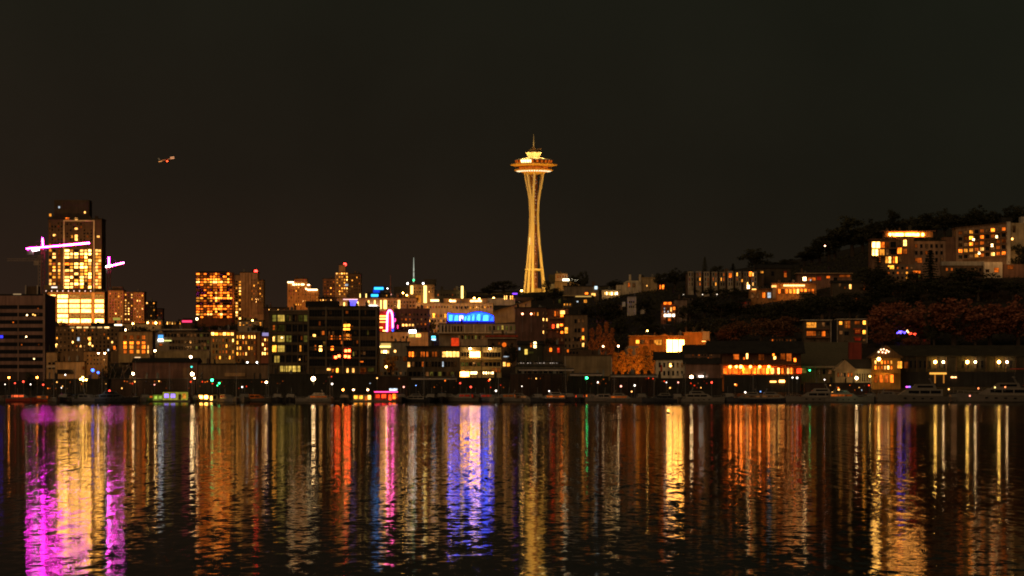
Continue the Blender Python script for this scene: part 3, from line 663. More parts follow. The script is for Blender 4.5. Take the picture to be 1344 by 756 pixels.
# twin towers and the two stepped blocks
b = Bld('apartment_tower', 'rounded apartment tower covered in lit windows, left of the red beacon tower', 'apartment block', 280, D=2950)
LV = S('tower_rust_wall', (.22, .075, .03)); b.wall(257, 304, 357.6, mat=LV, dep=26); b.wall(260, 300, 355.6, 358, DARK, 20, 3, 'roof_cap')
k_ = b.k; o = MB().lathe([(4*k_, b.Z(425)), (4*k_, b.Z(357.6))], n=16); o.v = [(x + b.X(303), y + 4*k_, z) for x, y, z in o.v]; o.build('corner_bay', LV, b.root)
for x in (262.5, 271.5, 279, 285.3, 292.2, 297.8): b.part('mullion_pier', x-.35, x+.35, 358, 418, S('tower_dark_pier', (.09, .035, .02)), -.6, -.12)
for j in range(17):
    y = 358.4 + 3.53*j; rowk = R.choice(['pale:2 yel:4 ora:2 dor:2', 'ora:3 dor:5 yel:1 off:1', 'ora:4 yel:2 dor:3', 'yel:2 dor:4 off:3 ora:2', 'dor:4 off:5 ora:1', 'ora:2 dor:4 off:2'])
    for x0, x1 in ((257.6, 262), (263, 266.6), (267.4, 271), (272, 275), (275.6, 278.6), (279.6, 282), (282.6, 284.9), (285.8, 288.6), (289, 291.8), (292.6, 297.4), (298.2, 300.8), (301.4, 304.6)): b.win(x0, y, x1, y+2.3, pick(rowk))
b.done()
b = Bld('apartment_tower', 'concrete apartment tower with red beacon on its rooftop, set-back grey side', 'apartment block', 326, D=3000)
b.wall(308, 320, 361, mat=S('beacon_tower_brown', (.28, .17, .09)), dep=22, dy=2); b.wall(315, 338, 357.8, mat=S('beacon_tower_tan', (.45, .27, .15)), dep=24); b.wall(338, 345.6, 368, mat=MATS['beacon_tower_brown'], dep=20, dy=1.5); b.wall(304.5, 309, 366, mat=DARK, dep=16, dy=4)
b.slab(315, 338, 357.8, 1, dep=24); b.slab(338, 345.6, 368, 1, dy=1.5); b.slab(308, 315, 361, 1, dy=2)
for x in (322, 326, 330): b.part('fin', x-.5, x+.5, 359, 415, MATS['beacon_tower_brown'], -.8, 0)
b.grid(308.6, 368, 317, 420, 2, 13, 'off:6 pale:3 yel:2', .62, .6, -.2); b.grid(329.5, 366, 345.4, 398, 6, 9, 'dor:3 dim:3 off:4 yel:1', .34, .6, -.1); b.wall(328, 347, 413, mat=MATS['beacon_tower_tan'], dep=10, dy=-6, name='podium'); b.wall(318, 332, 417, mat=OLIVE, dep=8, dy=-10, name='podium')
b.part('beacon_post', 334.5, 335.5, 355.6, 358, BLACK, 5, 5.6); o = MB().ball((b.X(335.2), 5.3, b.Z(356)), 1.5).build('beacon', REDL, b.root); b.done()
b = Bld('stepped_block', 'orange brown stepped block with bright white light lines along its terraces', 'apartment block', 397, D=2800)
OB = S('stepped_orange', (.62, .29, .10), .9); b.wall(377.2, 403, 369.6, mat=OB, dep=18); b.wall(386, 402.6, 366, 370, OB, 10, 3, 'attic'); b.wall(403, 418, 380, mat=OB, dep=16); b.wall(403, 408, 374, 380.5, OB, 10, 2, 'attic')
b.slab(377.2, 386, 369.6, .8); b.slab(403, 418, 380, .8); b.slab(386, 402.6, 366, .8, dy=3, dep=10)
for x0, x1, y in ((377.5, 385.6, 369.8), (384, 387.4, 372.7), (388.5, 390, 372.7), (391.5, 393, 372.7), (395, 399.3, 372.7), (403.4, 406.6, 373.2), (401, 402.8, 378.4), (403.4, 416.6, 379.6)): b.part('terrace_light', x0, x1, y-.1, y+1.5, lit('terrace_white_light', (1, .74, .36), 6), -.7, -.2)
b.grid(378, 375, 402.5, 420, 8, 10, 'dor:3 off:5 yel:1 none:5', .34, .45); b.grid(403.5, 384, 417.5, 408, 5, 6, 'dor:3 off:5 yel:1 none:4 pale:.5', .34, .45); b.done()
b = Bld('stepped_block', 'stepped hilltop apartment tower with a red beacon above a lit crown row', 'apartment block', 450, D=2850)
b.wall(440, 457, 357.6, mat=S('crown_tower_tan', (.40, .24, .12)), dep=18); b.wall(444.6, 453, 347.6, 358, MATS['crown_tower_tan'], 10, 3, 'penthouse'); b.wall(457, 473.6, 359.6, mat=BROWN, dep=16, dy=2); b.wall(423.6, 440, 366, mat=BRICK, dep=16, dy=1); b.slab(444.6, 453, 347.6, .8, dy=3, dep=10); b.slab(457, 473.6, 359.6, .8, dy=2); b.slab(423.6, 440, 366, .8, dy=1)
b.grid(440.5, 357.7, 456.8, 360.4, 5, 1, 'pale:2 yel:3', .7, .7); b.grid(441, 361.5, 457, 388, 5, 7, 'yel:3 off:3 dor:3 pale:1', .5, .5); b.grid(457.5, 362, 473, 386, 5, 6, 'dor:2 off:4 yel:2', .45, .45, 2); b.grid(424.5, 368, 440, 392, 4, 6, 'dor:3 off:4 yel:1', .45, .45, 1)
b.win(453, 372.5, 457, 375.5, 'cool', dy=-.2); b.part('beacon_post', 451.6, 452.4, 346.4, 347.6, BLACK, 5, 5.6); MB().ball((b.X(452.3), 5.3, b.Z(346.8)), 1.35).build('beacon', REDL, b.root); b.done()
for (lab, cx, x0, x1, y, D, mt) in (('small lit rooftop house below the red beacon stepped tower', 431, 418, 444, 391, 2450, BRICK), ('low terrace of roofs with lights beyond the dark office roof', 357, 346, 376, 404, 2500, BROWN), ('low roofline with tiny lights between the red beacon tower and dark trees', 330, 312, 345, 421, 2300, TAN)):
    b = Bld('rooftop_house', lab, 'building', cx, D=D); b.wall(x0, x1, y, mat=mt, dep=10); b.slab(x0, x1, y, .9); b.grid(x0+1, y+1.5, x1-1, y+7, 7, 2, 'yel:2 dor:3 pale:1 off:3 none:2', .5, .5); b.done()

# ---------------------------------------------------------------- dark waterfront office
b = Bld('waterfront_office', 'dark glass waterfront office with few yellow windows behind a bright white boat lamp', 'office building', 424, D=1550)
DG = S('office_dark_frame', (.13, .09, .055)); b.wall(352, 404, 408.5, mat=DG, dep=30, dy=2); b.wall(404, 495, 402.6, mat=DG, dep=30); b.slab(352, 404, 408.5, 2.0, .5, 30, S('office_roof_tan', (.2, .14, .09)), 2); b.slab(404, 495, 402.6, 1.2, .4, 30)
b.wall(400, 443, 394.8, 402.6, S('penthouse_black', (.02, .018, .016)), 14, 5, 'penthouse')
for i, x in enumerate((404.6, 428, 450, 472, 494)): b.part('pier', x-.7, x+.7, 402, 495, S('office_pier', (.20, .155, .10)), -.7, 0)
for y in (411, 424, 437.5, 451, 464.5, 478): b.part('spandrel', 353, 403.8, y-1.3, y+1.3, DG, 1.5, 2)
for x in (356, 363, 374.4, 383, 390.5, 397.8): b.part('mullion', x-.5, x+.5, 410, 490, DG, 1.4, 2)
COLS = ((357, 362.4), (363.8, 373.4), (375.2, 382.3), (383.6, 389.9), (391.2, 397.2), (398.4, 403.2))
for j, y in enumerate((413, 426, 440, 453, 466.4)):
    for i, (x0, x1) in enumerate(COLS):
        kk = 'off'
        if (i, j) in ((1, 0), (1, 2), (1, 3)): kk = 'grn'
        elif (i, j) == (0, 3): kk = 'yel'
        elif (i, j) in ((1, 1),): kk = 'olv'
        elif j < 3 and R.random() < .5: kk = 'olv'
        b.win(x0, y, x1, y+9, kk, dy=2)
b.win(359.5, 466.8, 366.8, 476, 'grn', dy=1.75)
for i in range(6): b.win(367+5.5*i, 480, 372+5.5*i, 488, 'grn' if i < 5 else 'off', dy=1.7)
for (x0, y0, x1, y1, kk) in ((392.8, 453, 395.4, 461.5, 'yel'), (357.6, 426.5, 360.6, 433, 'dor'), (357.6, 441.6, 360.4, 448, 'pale'), (368.6, 442, 371, 444, 'whi'), (379, 414, 381, 421, 'dim'), (387, 414, 388.6, 421, 'dim'), (379, 443.5, 380.6, 446, 'dor'), (394.6, 441, 396.2, 446, 'dor'), (400.4, 467, 402.6, 474, 'dim'), (392.4, 471, 393.8, 473, 'pale')): b.win(x0, y0, x1, y1, kk, dy=1.7)
for j, y in enumerate((406.5, 419.5, 432.5, 446, 459.5, 471.5)):
    b.part('spandrel', 405.4, 493.4, y+9.3, y+11.2, DG, -.4, 0)
    for x0, x1 in ((406, 427), (429, 449), (451, 471), (473, 493)): b.win(x0, y, x1, y+9, 'off', nx=6)
for r in ((450.6, 425.2, 459.6, 433.6, 'yel'), (431.8, 427.4, 434.4, 434, 'dim'), (461, 427.6, 463.4, 431, 'dor'), (410.4, 438.6, 414.6, 442.6, 'pale'), (450.4, 438.6, 461.4, 446.8, 'dor'), (454, 438.2, 459, 446, 'yel'), (418.6, 453.6, 423, 461.4, 'pale'), (434, 454.2, 438, 460, 'ora'), (411.6, 454, 414, 460, 'dim'), (412.8, 452.8, 415, 460, 'dor'), (471.8, 474, 477, 475.4, 'ora'), (429, 483, 434.4, 486.6, 'pale'), (441, 483, 444.6, 489.2, 'yel'), (454.6, 483, 457.6, 489.2, 'pale'), (462, 483, 465.4, 489.2, 'pale'), (435.4, 484, 440, 489, 'dor'), (471.6, 480.6, 481, 488.6, 'dor'), (483, 482, 491, 488, 'olv')): b.win(*r, dy=-.2)
for _ in range(26): x, y = R.uniform(406, 490), R.choice((407, 420, 433, 446.5, 460)) + R.uniform(0, 2); b.win(x, y, x+R.uniform(1.6, 4), y+R.uniform(4, 6.5), R.choice(('dim', 'dim', 'olv', 'dor')), dy=-.16)
for x in (431, 434.4, 438, 441.6, 445.6): b.win(x, 440+R.random()*2, x+1.8, 445.6, 'ora' if R.random() < .6 else 'dor', dy=-.2)
for x, y in ((454, 460.6), (458.4, 460.4), (445, 467.4), (453.4, 467.8), (458, 468.4), (440.6, 469)): MB().box(b.X(x)-.55, b.X(x)+.55, -.6, -.3, b.Z(y)-.5, b.Z(y)+.6).build('red_lantern', lit('red_lantern_glow', (1, .07, .015), 24), b.root)
for x0, x1, y0, y1 in ((436, 442, 466, 472), (450.6, 461.4, 457, 471)): b.win(x0, y0, x1, y1, 'red', dy=-.22)
W_['redd'] = lit('room_deep_red', (1, .05, .012), .16, .5, .3)
b.w = [t if t[4] != 'red' else t[:4] + ('redd',) + t[5:] for t in b.w]
b.part('red_strip', 471.6, 478, 492.6, 494.2, REDN, -.6, -.2); b.done()

# ---------------------------------------------------------------- centre
b = Bld('civic_hall', 'long tan hall with glowing pilasters and violet panel above the dark office', 'hall', 494, D=2020)
b.wall(442, 547, 391.6, mat=S('hall_tan', (.44, .26, .17)), dep=24); b.slab(442, 547, 391.6, 1, .6, 24, BROWN)
for x, y0, y1, w_ in ((444.6, 397, 404, .9), (451.8, 397, 404, .9), (457.9, 397, 404, .9), (469.6, 396, 404, .9), (483.8, 394.5, 402, .9), (492, 394.3, 402, .9), (500, 394, 405.4, .8), (505.6, 394, 405.4, 2.0), (523.7, 394, 405, 1.4)): b.part('lit_pilaster', x-w_, x+w_, y0, y1, PIL, -.5, -.1)
b.part('violet_panel', 458.9, 468.6, 393.4, 404.2, VIOL, -.4, -.1); b.part('light_line', 450.5, 469.6, 392.6, 393.4, lit('light_line_rose', (1, .6, .6), 2), -.5, -.15); b.part('white_sign', 482.4, 495, 400.8, 405.9, WHT, -1.0, -.55)
for x in (461.8, 463.4, 467, 469.6, 472, 473.8): b.part('eave_lamp', x-.5, x+.5, 404, 405, ORL, -.7, -.55)
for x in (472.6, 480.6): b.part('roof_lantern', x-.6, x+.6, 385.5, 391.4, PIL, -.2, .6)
b.grid(508, 394, 545, 404, 9, 2, 'off:4 dor:2', .5, .5); b.done()
b = Bld('blue_lit_hall', 'stepped rooftop hall with two bright blue panels left of the thin red mast', 'building', 494, D=2200)
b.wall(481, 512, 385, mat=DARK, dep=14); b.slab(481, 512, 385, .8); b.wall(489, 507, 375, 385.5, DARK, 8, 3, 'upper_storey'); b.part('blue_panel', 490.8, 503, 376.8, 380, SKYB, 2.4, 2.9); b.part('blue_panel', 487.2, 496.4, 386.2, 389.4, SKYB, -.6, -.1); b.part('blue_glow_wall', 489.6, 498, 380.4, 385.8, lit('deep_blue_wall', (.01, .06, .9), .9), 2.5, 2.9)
b.grid(497, 386, 512, 390, 5, 1, 'yel:2 off:2 pale:1', .4, .6); b.done()
b = Bld('brick_school', 'dark brown hilltop building with three tall glowing columns and white roof lamps', 'building', 570, D=2260)
b.wall(520, 545, 385, mat=S('school_brown', (.22, .12, .07)), dep=16); b.wall(537, 570, 373.5, mat=MATS['school_brown'], dep=18, dy=3); b.wall(570, 612, 381.5, mat=DARK, dep=16, dy=4); b.wall(556, 572, 366, 374, DARK, 10, 6, 'roof_plant'); b.wall(516, 536, 376, 386, DARK, 10, 6, 'roof_plant')
b.slab(537, 570, 373.5, 1, dy=3, dep=18); b.slab(570, 612, 381.5, 1, dy=4)
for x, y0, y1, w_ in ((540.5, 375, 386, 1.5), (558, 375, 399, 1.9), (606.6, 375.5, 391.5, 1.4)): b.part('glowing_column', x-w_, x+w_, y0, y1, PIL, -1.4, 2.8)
b.part('light_bar', 565, 576, 393, 395.6, WARMW, 1, 1.6); b.part('light_bar', 539, 549, 396.6, 397.8, W_['pale'], -.5, -.1); b.part('doorway', 542, 552, 387.5, 398, S('orange_soffit', (.7, .35, .08)), 2.5, 2.95)
b.grid(537.5, 376, 569, 385, 8, 2, 'off:5 dor:1', .4, .5, 2.9); b.grid(573, 384, 611, 396, 10, 2, 'off:5 dor:2 yel:.5', .4, .5, 3.9); b.grid(521, 386.5, 538, 392, 5, 1, 'yel:2 dor:2', .4, .7); b.done()
b = Bld('institute', 'long pale building with rows of small windows above the blue glass pavilion', 'building', 590, D=2000)
PL = S('institute_pale', (.60, .44, .27)); b.wall(546, 647, 398.5, mat=PL, dep=22); b.slab(546, 647, 398.5, .9, .5, 22, TAN); b.wall(582, 640, 391.5, 399, S('institute_upper', (.34, .2, .1)), 12, 6, 'upper_storey')
b.grid(548, 401, 646, 405, 26, 1, 'off:5 dor:3 yel:.6', .4, .75); b.grid(547, 411, 592, 438, 12, 4, 'off:5 dim:3 dor:1.4 yel:.6', .5, .55); b.win(567.4, 411, 571.4, 417.4, 'yel'); b.win(582.6, 411.6, 586.4, 417, 'yel'); b.grid(597, 402, 632, 406, 6, 1, 'yel:1 off:2', .35, .9, -.15)
for x0, x1 in ((590, 598), (617, 632)): b.part('entrance_light', x0, x1, 393.6, 395.8, WARMW, 5, 5.9)
b.done()
b = Bld('sloped_hall', 'tan hall with a long sloping roof between blue pavilion and observation tower', 'hall', 672, D=2050)
m = MB().prism([(b.X(647), -6), (b.X(697), -6), (b.X(697), b.Z(393.5)), (b.X(647), b.Z(408.5))], 1, 18); m.build('wall', S('sloped_hall_tan', (.44, .31, .17)), b.root); m = MB().prism([(b.X(646), b.Z(409.4)), (b.X(700), b.Z(393.2)), (b.X(700), b.Z(392)), (b.X(646), b.Z(408.2))], -1, 19); m.build('roof', S('hall_roof_dark', (.07, .05, .03)), b.root)
b.wall(640, 676, 390.6, 400, PALE, 8, 12, 'rear_wing'); b.wall(660, 697, 389, 394, BROWN, 8, 21, 'rear_wing'); b.grid(661, 386.5, 674, 393, 5, 1, 'pale:2 yel:1 off:1', .5, .8, 11.8); b.part('violet_light', 672.6, 679, 383.4, 385, lit('violet_light', (.25, .05, 1), 2.5), 20, 20.8); b.part('sign_frame', 671.5, 680, 382, 389, DARK, 20.9, 21); b.done()

b = Bld('blue_pavilion', 'wavy glass pavilion glowing bright blue and cyan among tan buildings', 'pavilion', 617, D=1880)
prof = []
for i in range(61):
    x = 587.6 + i
    y = 411.2 + 1.6*math.sin((x-588)/4.5)*.3 + (x-588)/26*2.2 if x < 612 else 413.4 - 4.6*math.sin(math.pi*min(1, max(0, (x-612)/36)))**.8 + (2.0*(x-612)/36)
    prof.append((b.X(x), b.Z(y)))
base = b.Z(423.2)
MB().prism(prof + [(prof[-1][0], base), (prof[0][0], base)], 0, 12).build('glass_shell', lit('blue_glass_glow', (.005, .032, 1), 10, .25, sample=True), b.root)
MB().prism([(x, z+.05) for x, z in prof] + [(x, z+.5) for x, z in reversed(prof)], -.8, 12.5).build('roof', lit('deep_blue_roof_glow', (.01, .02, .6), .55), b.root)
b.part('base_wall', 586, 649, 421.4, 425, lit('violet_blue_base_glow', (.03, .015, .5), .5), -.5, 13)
CY = lit('cyan_bay_glow', (.012, .085, 1), 15, .3, sample=True)
for x0, x1, yt in ((589.6, 594, 413.5), (596.4, 601, 414), (609.6, 612, 415), (613.6, 617, 414), (619.4, 622.6, 412.6), (625.6, 630.2, 412.4), (634, 641, 413.6)): b.part('bright_bay', x0, x1, yt, 420.8, CY, -.3, -.05)
b.part('white_bay', 602.8, 608, 414.4, 420.8, lit('lilac_white_bay', (.5, .35, 1), 5), -.35, -.05)
for x in (595.2, 608.8, 612.8, 618.2, 624, 632, 643): m = MB().tube((b.X(x)-.5, -.4, b.Z(421)), (b.X(x)+1.2, -.4, b.Z(412.4)), .16); m.build('rib', S('rib_lit_blue', (.1, .2, .7)), b.root)  # ribs coloured blue to look lit by the pavilion
b.done()
b = Bld('colonnade_block', 'pale grey block with a row of columns directly under the blue pavilion', 'building', 632, D=1850)
b.wall(576, 691, 424.8, mat=S('colonnade_grey', (.33, .27, .2)), dep=24); b.slab(576, 691, 437.6, 1.2, .8, 20, PALE, -2.5, 'ledge'); b.slab(576, 691, 425, .8, .3, 24)
for x in (579, 583.4, 587.8, 592.2, 610, 622, 637): b.part('column', x-.7, x+.7, 426, 436.6, PALE, -1.2, -.3)
b.grid(578, 427, 612, 436, 8, 1, 'off:5 dim:2', .6, .8); b.grid(640, 427, 690, 434, 9, 1, 'olv:3 grn:.5 off:1', .5, .8); b.win(677.5, 427.6, 690, 434, 'olv', dy=-.15); b.win(658, 426.8, 661, 433.4, 'grn', dy=-.15); b.grid(600, 439.5, 640, 446, 9, 1, 'off:3 dim:2 olv:2', .6, .8); b.done()

b = Bld('corner_shop', 'tan flat corner building carrying red neon sign and white pink neon arch', 'shop', 527, D=1780)
b.wall(493, 562, 436, mat=S('corner_tan', (.50, .30, .16)), dep=20); b.slab(493, 562, 436, 1, .4, 20); b.wall(516, 562, 404.5, 436, S('back_block_dark', (.12, .06, .05)), 16, 14, 'rear_block'); b.wall(494, 516, 408, 436, S('sign_wall_red', (.3, .05, .03)), 8, 4, 'sign_wall'); b.slab(516, 562, 405, 1, .3, 16, BROWN, 14)
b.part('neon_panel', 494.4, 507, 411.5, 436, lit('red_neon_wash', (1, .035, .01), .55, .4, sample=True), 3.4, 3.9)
for y0, y1, x0, x1 in ((413.8, 415.4, 496, 507), (417, 419.4, 496, 506.6), (422, 423, 495, 508), (429, 430.6, 495, 502), (433, 435.4, 502, 506.5)): b.part('neon_line', x0, x1, y0, y1, lit('amber_neon', (1, .38, .08), 5), 2.9, 3.35)
pts = [(507.6, 436.4), (507.8, 428), (508, 420), (508.3, 412), (509.4, 408.4), (511.2, 406.9), (513, 408), (514.3, 411.5), (514.9, 416), (515.1, 421), (515.2, 430)]
NA = lit('white_pink_neon', (1, .10, .40), 14, sample=True); m = MB()
for p, q in zip(pts, pts[1:]): m.tube((b.X(p[0]), 2.4, b.Z(p[1])), (b.X(q[0]), 2.4, b.Z(q[1])), .42, n=8)
m.build('neon_arch', NA, b.root); m = MB().tube((b.X(515.2), 2.4, b.Z(430.4)), (b.X(515.2), 2.4, b.Z(436)), .4); m.build('neon_foot', BLUE, b.root); m = MB().tube((b.X(515.8), 2.4, b.Z(421.4)), (b.X(518.6), 2.4, b.Z(421.4)), .25); m.tube((b.X(518.6), 2.4, b.Z(418)), (b.X(518.6), 2.4, b.Z(421.4)), .2); m.build('neon_hook', PINK, b.root)
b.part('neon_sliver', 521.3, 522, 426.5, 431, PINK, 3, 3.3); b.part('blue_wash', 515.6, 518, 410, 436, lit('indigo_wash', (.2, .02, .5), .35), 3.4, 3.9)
b.grid(524, 409, 560, 434, 7, 4, 'off:5 dim:2 dor:1', .5, .5, 13.9); b.grid(526, 424, 543, 428, 4, 1, 'pale:2 yel:2', .7, .8, 13.7); b.win(536.6, 437.6, 544.4, 443, 'grn'); b.win(545.4, 437.6, 553, 443, 'pale')
for x in (513, 528, 533): b.win(x, 441, x+2.6, 444.4, 'off')
b.part('white_sign', 537, 546, 433, 437.2, WHT, -.9, -.4)
for x in (538.2, 540.1): b.part('sign_mark', x, x+1, 434.2, 436.2, MARK, -1.0, -.91)
b.done()
b = Bld('lake_house', 'grey waterside building with yellow lit sign over white windows, autumn tree in front', 'shop', 510, D=1640)
b.wall(495, 536, 449, mat=S('lake_house_grey', (.36, .29, .2)), dep=16); b.slab(495, 536, 449, 1.1); b.part('sign', 497, 512.6, 453.8, 456, lit('yellow_sign', (1, .68, .2), 2.8), -.5, -.1); b.part('sign_lower', 500, 513, 450.6, 453.4, lit('dim_yellow_sign', (1, .6, .15), .8), -.4, -.1)
b.grid(499.6, 459.4, 511, 464, 4, 1, 'whi:1 pale:1', .85, .9); b.win(517, 459.4, 520, 462.6, 'pale'); b.grid(520, 466, 535, 474, 4, 1, 'off:2 dim:1', .5, .7); b.win(534, 475.5, 538, 482, 'red'); b.win(529, 468, 535, 474, 'dor'); b.grid(498, 487, 534, 493, 7, 1, 'off:2 dim:2', .6, .7); b.done()
b = Bld('waterfront_gallery', 'three storey waterfront block with long window rows and two gooseneck roof floods', 'office building', 598, D=1590)
GW = S('gallery_dark', (.13, .10, .065)); GO = S('gallery_olive', (.58, .46, .2)); b.wall(534, 603.5, 455.6, mat=GW, dep=22); b.wall(603.5, 658, 455.6, mat=GO, dep=22, dy=-.6); b.slab(534, 658, 455.6, 1.6, .5, 22, DARK, -.6)
b.grid(536, 461, 578, 469, 11, 1, 'dor:2 pale:1 dim:2 ora:1', .82, .9); b.grid(580, 461, 603, 469, 5, 1, 'pale:4 yel:1', .9, .95); b.grid(536, 474, 600, 482, 15, 1, 'dim:3 off:3 dor:2 cool:.3', .8, .9); b.win(534.6, 475, 538.4, 482, 'pale', dy=-.15); b.grid(536, 487.5, 602, 494, 12, 1, 'off:3 olv:2 dim:1', .8, .9)
b.win(616.4, 461.2, 630.4, 469, 'big', dy=-.75); b.grid(605, 462, 616, 468, 3, 1, 'off:2 dim:1', .8, .9, -.6); b.grid(634, 462, 657, 469, 6, 1, 'off:2 dim:1', .85, .9, -.6); b.grid(604.5, 475, 657, 481, 10, 1, 'off:3 dim:1 olv:1', .85, .9, -.6); b.grid(645, 483, 657, 489, 3, 1, 'dor:2', .9, .9, -.6)
b.win(603.8, 487.6, 616, 494.6, 'big', dy=-.75); b.win(617.4, 487.6, 627.4, 491.4, 'whi', dy=-.75)
for x in (634, 637.4, 640.6, 643.8, 646): b.win(x, 488, x+1.6, 491, 'whi', dy=-.75)
for x in (558, 580, 603.5, 632): b.part('pier', x-.6, x+.6, 456, 496, GW, -1.0, -.62)
for y in (471.4, 484.6): b.part('balcony', 604, 658, y, y+1.2, GO, -2.4, -.62)
for x in (617, 643):
    m = MB().tube((b.X(x), -.6, b.Z(455.4)), (b.X(x), -2.6, b.Z(453.8)), .12); m.tube((b.X(x), -2.6, b.Z(453.8)), (b.X(x), -2.6, b.Z(455)), .12); o = m.build('gooseneck_arm', BLACK, b.root); MB().lathe([(.2, 0), (.9, -.7), (.85, -.75)], n=12).build('shade', BLACK, o, (b.X(x), -2.6, b.Z(455)))
    MB().ball((0, 0, 0), .6).build('bulb', HOT, o, (b.X(x), -2.6, b.Z(457.2)))
m = MB(); m.lathe([(5*b.k, b.Z(455)), (5*b.k, b.Z(444.5)), (4.4*b.k, b.Z(443.4))], b.X(597), 6, 20); b2 = m.build('water_tank', lit('red_lit_tank', (1, .06, .01), .75, .3), b.root); m = MB()  # red light on the tank put in as its own emission
for x in (594.6, 600): m.tube((b.X(x), 5, b.Z(443.4)), (b.X(x), 5, b.Z(440.6)), .5)
m.build('vent_pipe', GREY, b.root); b.done()
b = Bld('pub', 'dark pub with long red roofline and round warm lit windows', 'pub', 660, D=1680)
b.wall(640, 678, 440.5, mat=S('pub_brown', (.16, .10, .06)), dep=16); b.slab(639, 678, 442.4, 2.6, .7, 16, S('pub_red_roof', (.45, .07, .03)), -.8); b.part('eave', 639.5, 677.6, 443, 444.6, TAN, -1.2, 0)
for x, y, r, kk in ((661.8, 452.4, 2.9, 'ora'), (655, 450.6, 1.6, 'dor'), (647, 452, 2, 'dim'), (672, 451, 1.6, 'dim')): o = MB().lathe([(r*b.k, 0), (r*b.k, .15)], n=16).build('round_window', W_[kk], b.root, (b.X(x), -.1, b.Z(y))); o.rotation_euler.x = math.pi/2
b.win(652, 470, 656, 474, 'dim'); b.win(660, 475, 664, 481, 'pale'); b.win(665, 476, 671, 481, 'yel'); b.win(645, 483, 657, 490, 'dor'); b.part('lamp_cluster', 661, 668, 467.4, 468.6, W_['cool'], -.5, -.1); b.done()
b = Bld('signal_mast', 'blue and cyan lit sign board on a post beside the pale shop wall', 'sign', 569, D=1760)
b.part('post', 568.6, 569.8, 447, 470, BLACK, -.3, .3); b.part('sign_board', 566, 572.4, 440.6, 447.4, DARK, -.35, .2); b.part('sign_face', 566.4, 571.6, 441, 443.4, CYAN, -.5, -.36); b.part('sign_face', 566.4, 572, 444.4, 446.8, lit('pale_blue_white', (.55, .8, 1), 2.2), -.5, -.36); b.part('sign_face', 566.4, 571.6, 443.4, 444.4, BLUE, -.45, -.36); b.done()

for x, y, D, off, p in ((100, 455, 1896, 30, 16000), (180, 448, 1828, 26, 16000), (240, 450, 1776, 26, 9000), (310, 455, 1716, 26, 9000), (505, 444, 1778, 20, 14000), (545, 446, 1778, 20, 8000), (590, 408, 1996, 30, 26000), (625, 403, 1996, 30, 14000), (520, 400, 2016, 30, 30000), (460, 398, 2016, 30, 20000), (625, 432, 1846, 22, 7000), (672, 402, 2048, 26, 14000), (395, 392, 2794, 40, 40000), (450, 376, 2846, 40, 30000), (152, 402, 2442, 40, 34000), (182, 402, 2444, 40, 34000), (90, 482, 1636, 18, 5000), (125, 470, 1636, 18, 6000), (620, 474, 1586, 12, 3000), (330, 392, 2994, 50, 40000), (560, 380, 2254, 30, 20000)): spill('facade_fill', x, y, D, off, p*(.38 if D < 2300 else .55), (1, .42, .10), 1)  # unseen spots added to warm and brighten the facades
# ---------------------------------------------------------------- centre right: flats, hill houses
b = Bld('apartment_block', 'dark apartment block with red lit middle and pale windowed right wing, below the tower', 'apartment block', 726, D=1790)
AB = S('flats_brown', (.24, .16, .09)); b.wall(676, 717, 404, mat=S('flats_dark_red', (.15, .08, .06)), dep=18, dy=2); b.wall(717, 746, 405.5, mat=S('flats_maroon', (.20, .08, .05)), dep=18, dy=3); b.wall(741, 771, 413.5, mat=AB, dep=18); b.slab(676, 717, 404, 1, .3, 18, ROOF, 2); b.slab(741, 771, 413.5, 1, .3, 18); b.slab(717, 741, 405.5, 1, .3, 18, ROOF, 3)
b.grid(699, 408, 708, 416, 2, 1, 'yel:1 dor:1', .5, .6, 2); b.grid(711, 407, 720, 440, 2, 4, 'dim:2 pale:1 off:1', .36, .45, 1.9)
for x0, y0, x1, y1, kk in ((727.4, 408, 730, 415, 'ora'), (730.8, 408, 733.4, 415, 'dor'), (735, 407.4, 741.6, 412.4, 'pale'), (735.4, 412.4, 739.6, 416, 'ora'), (725.6, 410, 728, 414, 'dim'), (724.6, 425.4, 727.8, 431, 'red'), (730.4, 424.8, 734, 430.4, 'pale'), (735, 424.8, 739, 428, 'ora'), (741, 429.6, 745.6, 437.6, 'yel'), (735.6, 434.4, 739.4, 437.8, 'ora'), (730.6, 434, 733, 437, 'dor')): b.win(x0, y0, x1, y1, kk, dy=2.8 if x1 < 741 else -.15)
for x, y, kk in ((760, 421, 'dim'), (765.2, 421, 'dim'), (755.5, 421.6, 'off'), (765.2, 433, 'ora'), (755.5, 433.6, 'off'), (760, 433.6, 'off'), (765.2, 443.4, 'yel'), (765.4, 452.6, 'pale'), (754.5, 445, 'off'), (760, 445, 'off')): b.win(x-1.6, y-2.6, x+1.6, y+2.6, kk)
b.part('sill_band', 717, 742, 417.4, 418.4, AB, 1.8, 2.9); b.part('sill_band', 717, 742, 431.6, 432.6, AB, 1.8, 2.9); b.grid(720, 442, 770, 458, 10, 2, 'off:5 dim:2 dor:1', .4, .5, -.02); b.done()
b = Bld('concrete_store', 'plain blank brown concrete store left of the glowing orange trees', 'warehouse', 772, D=1585)
b.wall(741, 803, 466.5, mat=S('store_concrete', (.30, .22, .12), .95, .2), dep=24); b.slab(741, 803, 466.8, 1.4, .3, 24, BROWN)
b.part('lit_corner', 802.2, 803.2, 470, 492, PALE, -.3, 0); b.win(729+15, 458.6, 746.6, 462.6, 'ora', dy=-.1)
b.part('downpipe', 741.4, 742.2, 467, 494, PALE, -.4, 0); b.wall(741, 786, 459, 466.5, BROWN, 10, 8, 'rear_wing'); b.grid(742, 460, 760, 465, 4, 1, 'off:3', .5, .6, 7.8); b.done()
b = Bld('parking_deck', 'low open parking deck carrying a row of parked cars, left of blank store', 'parking deck', 710, D=1580)
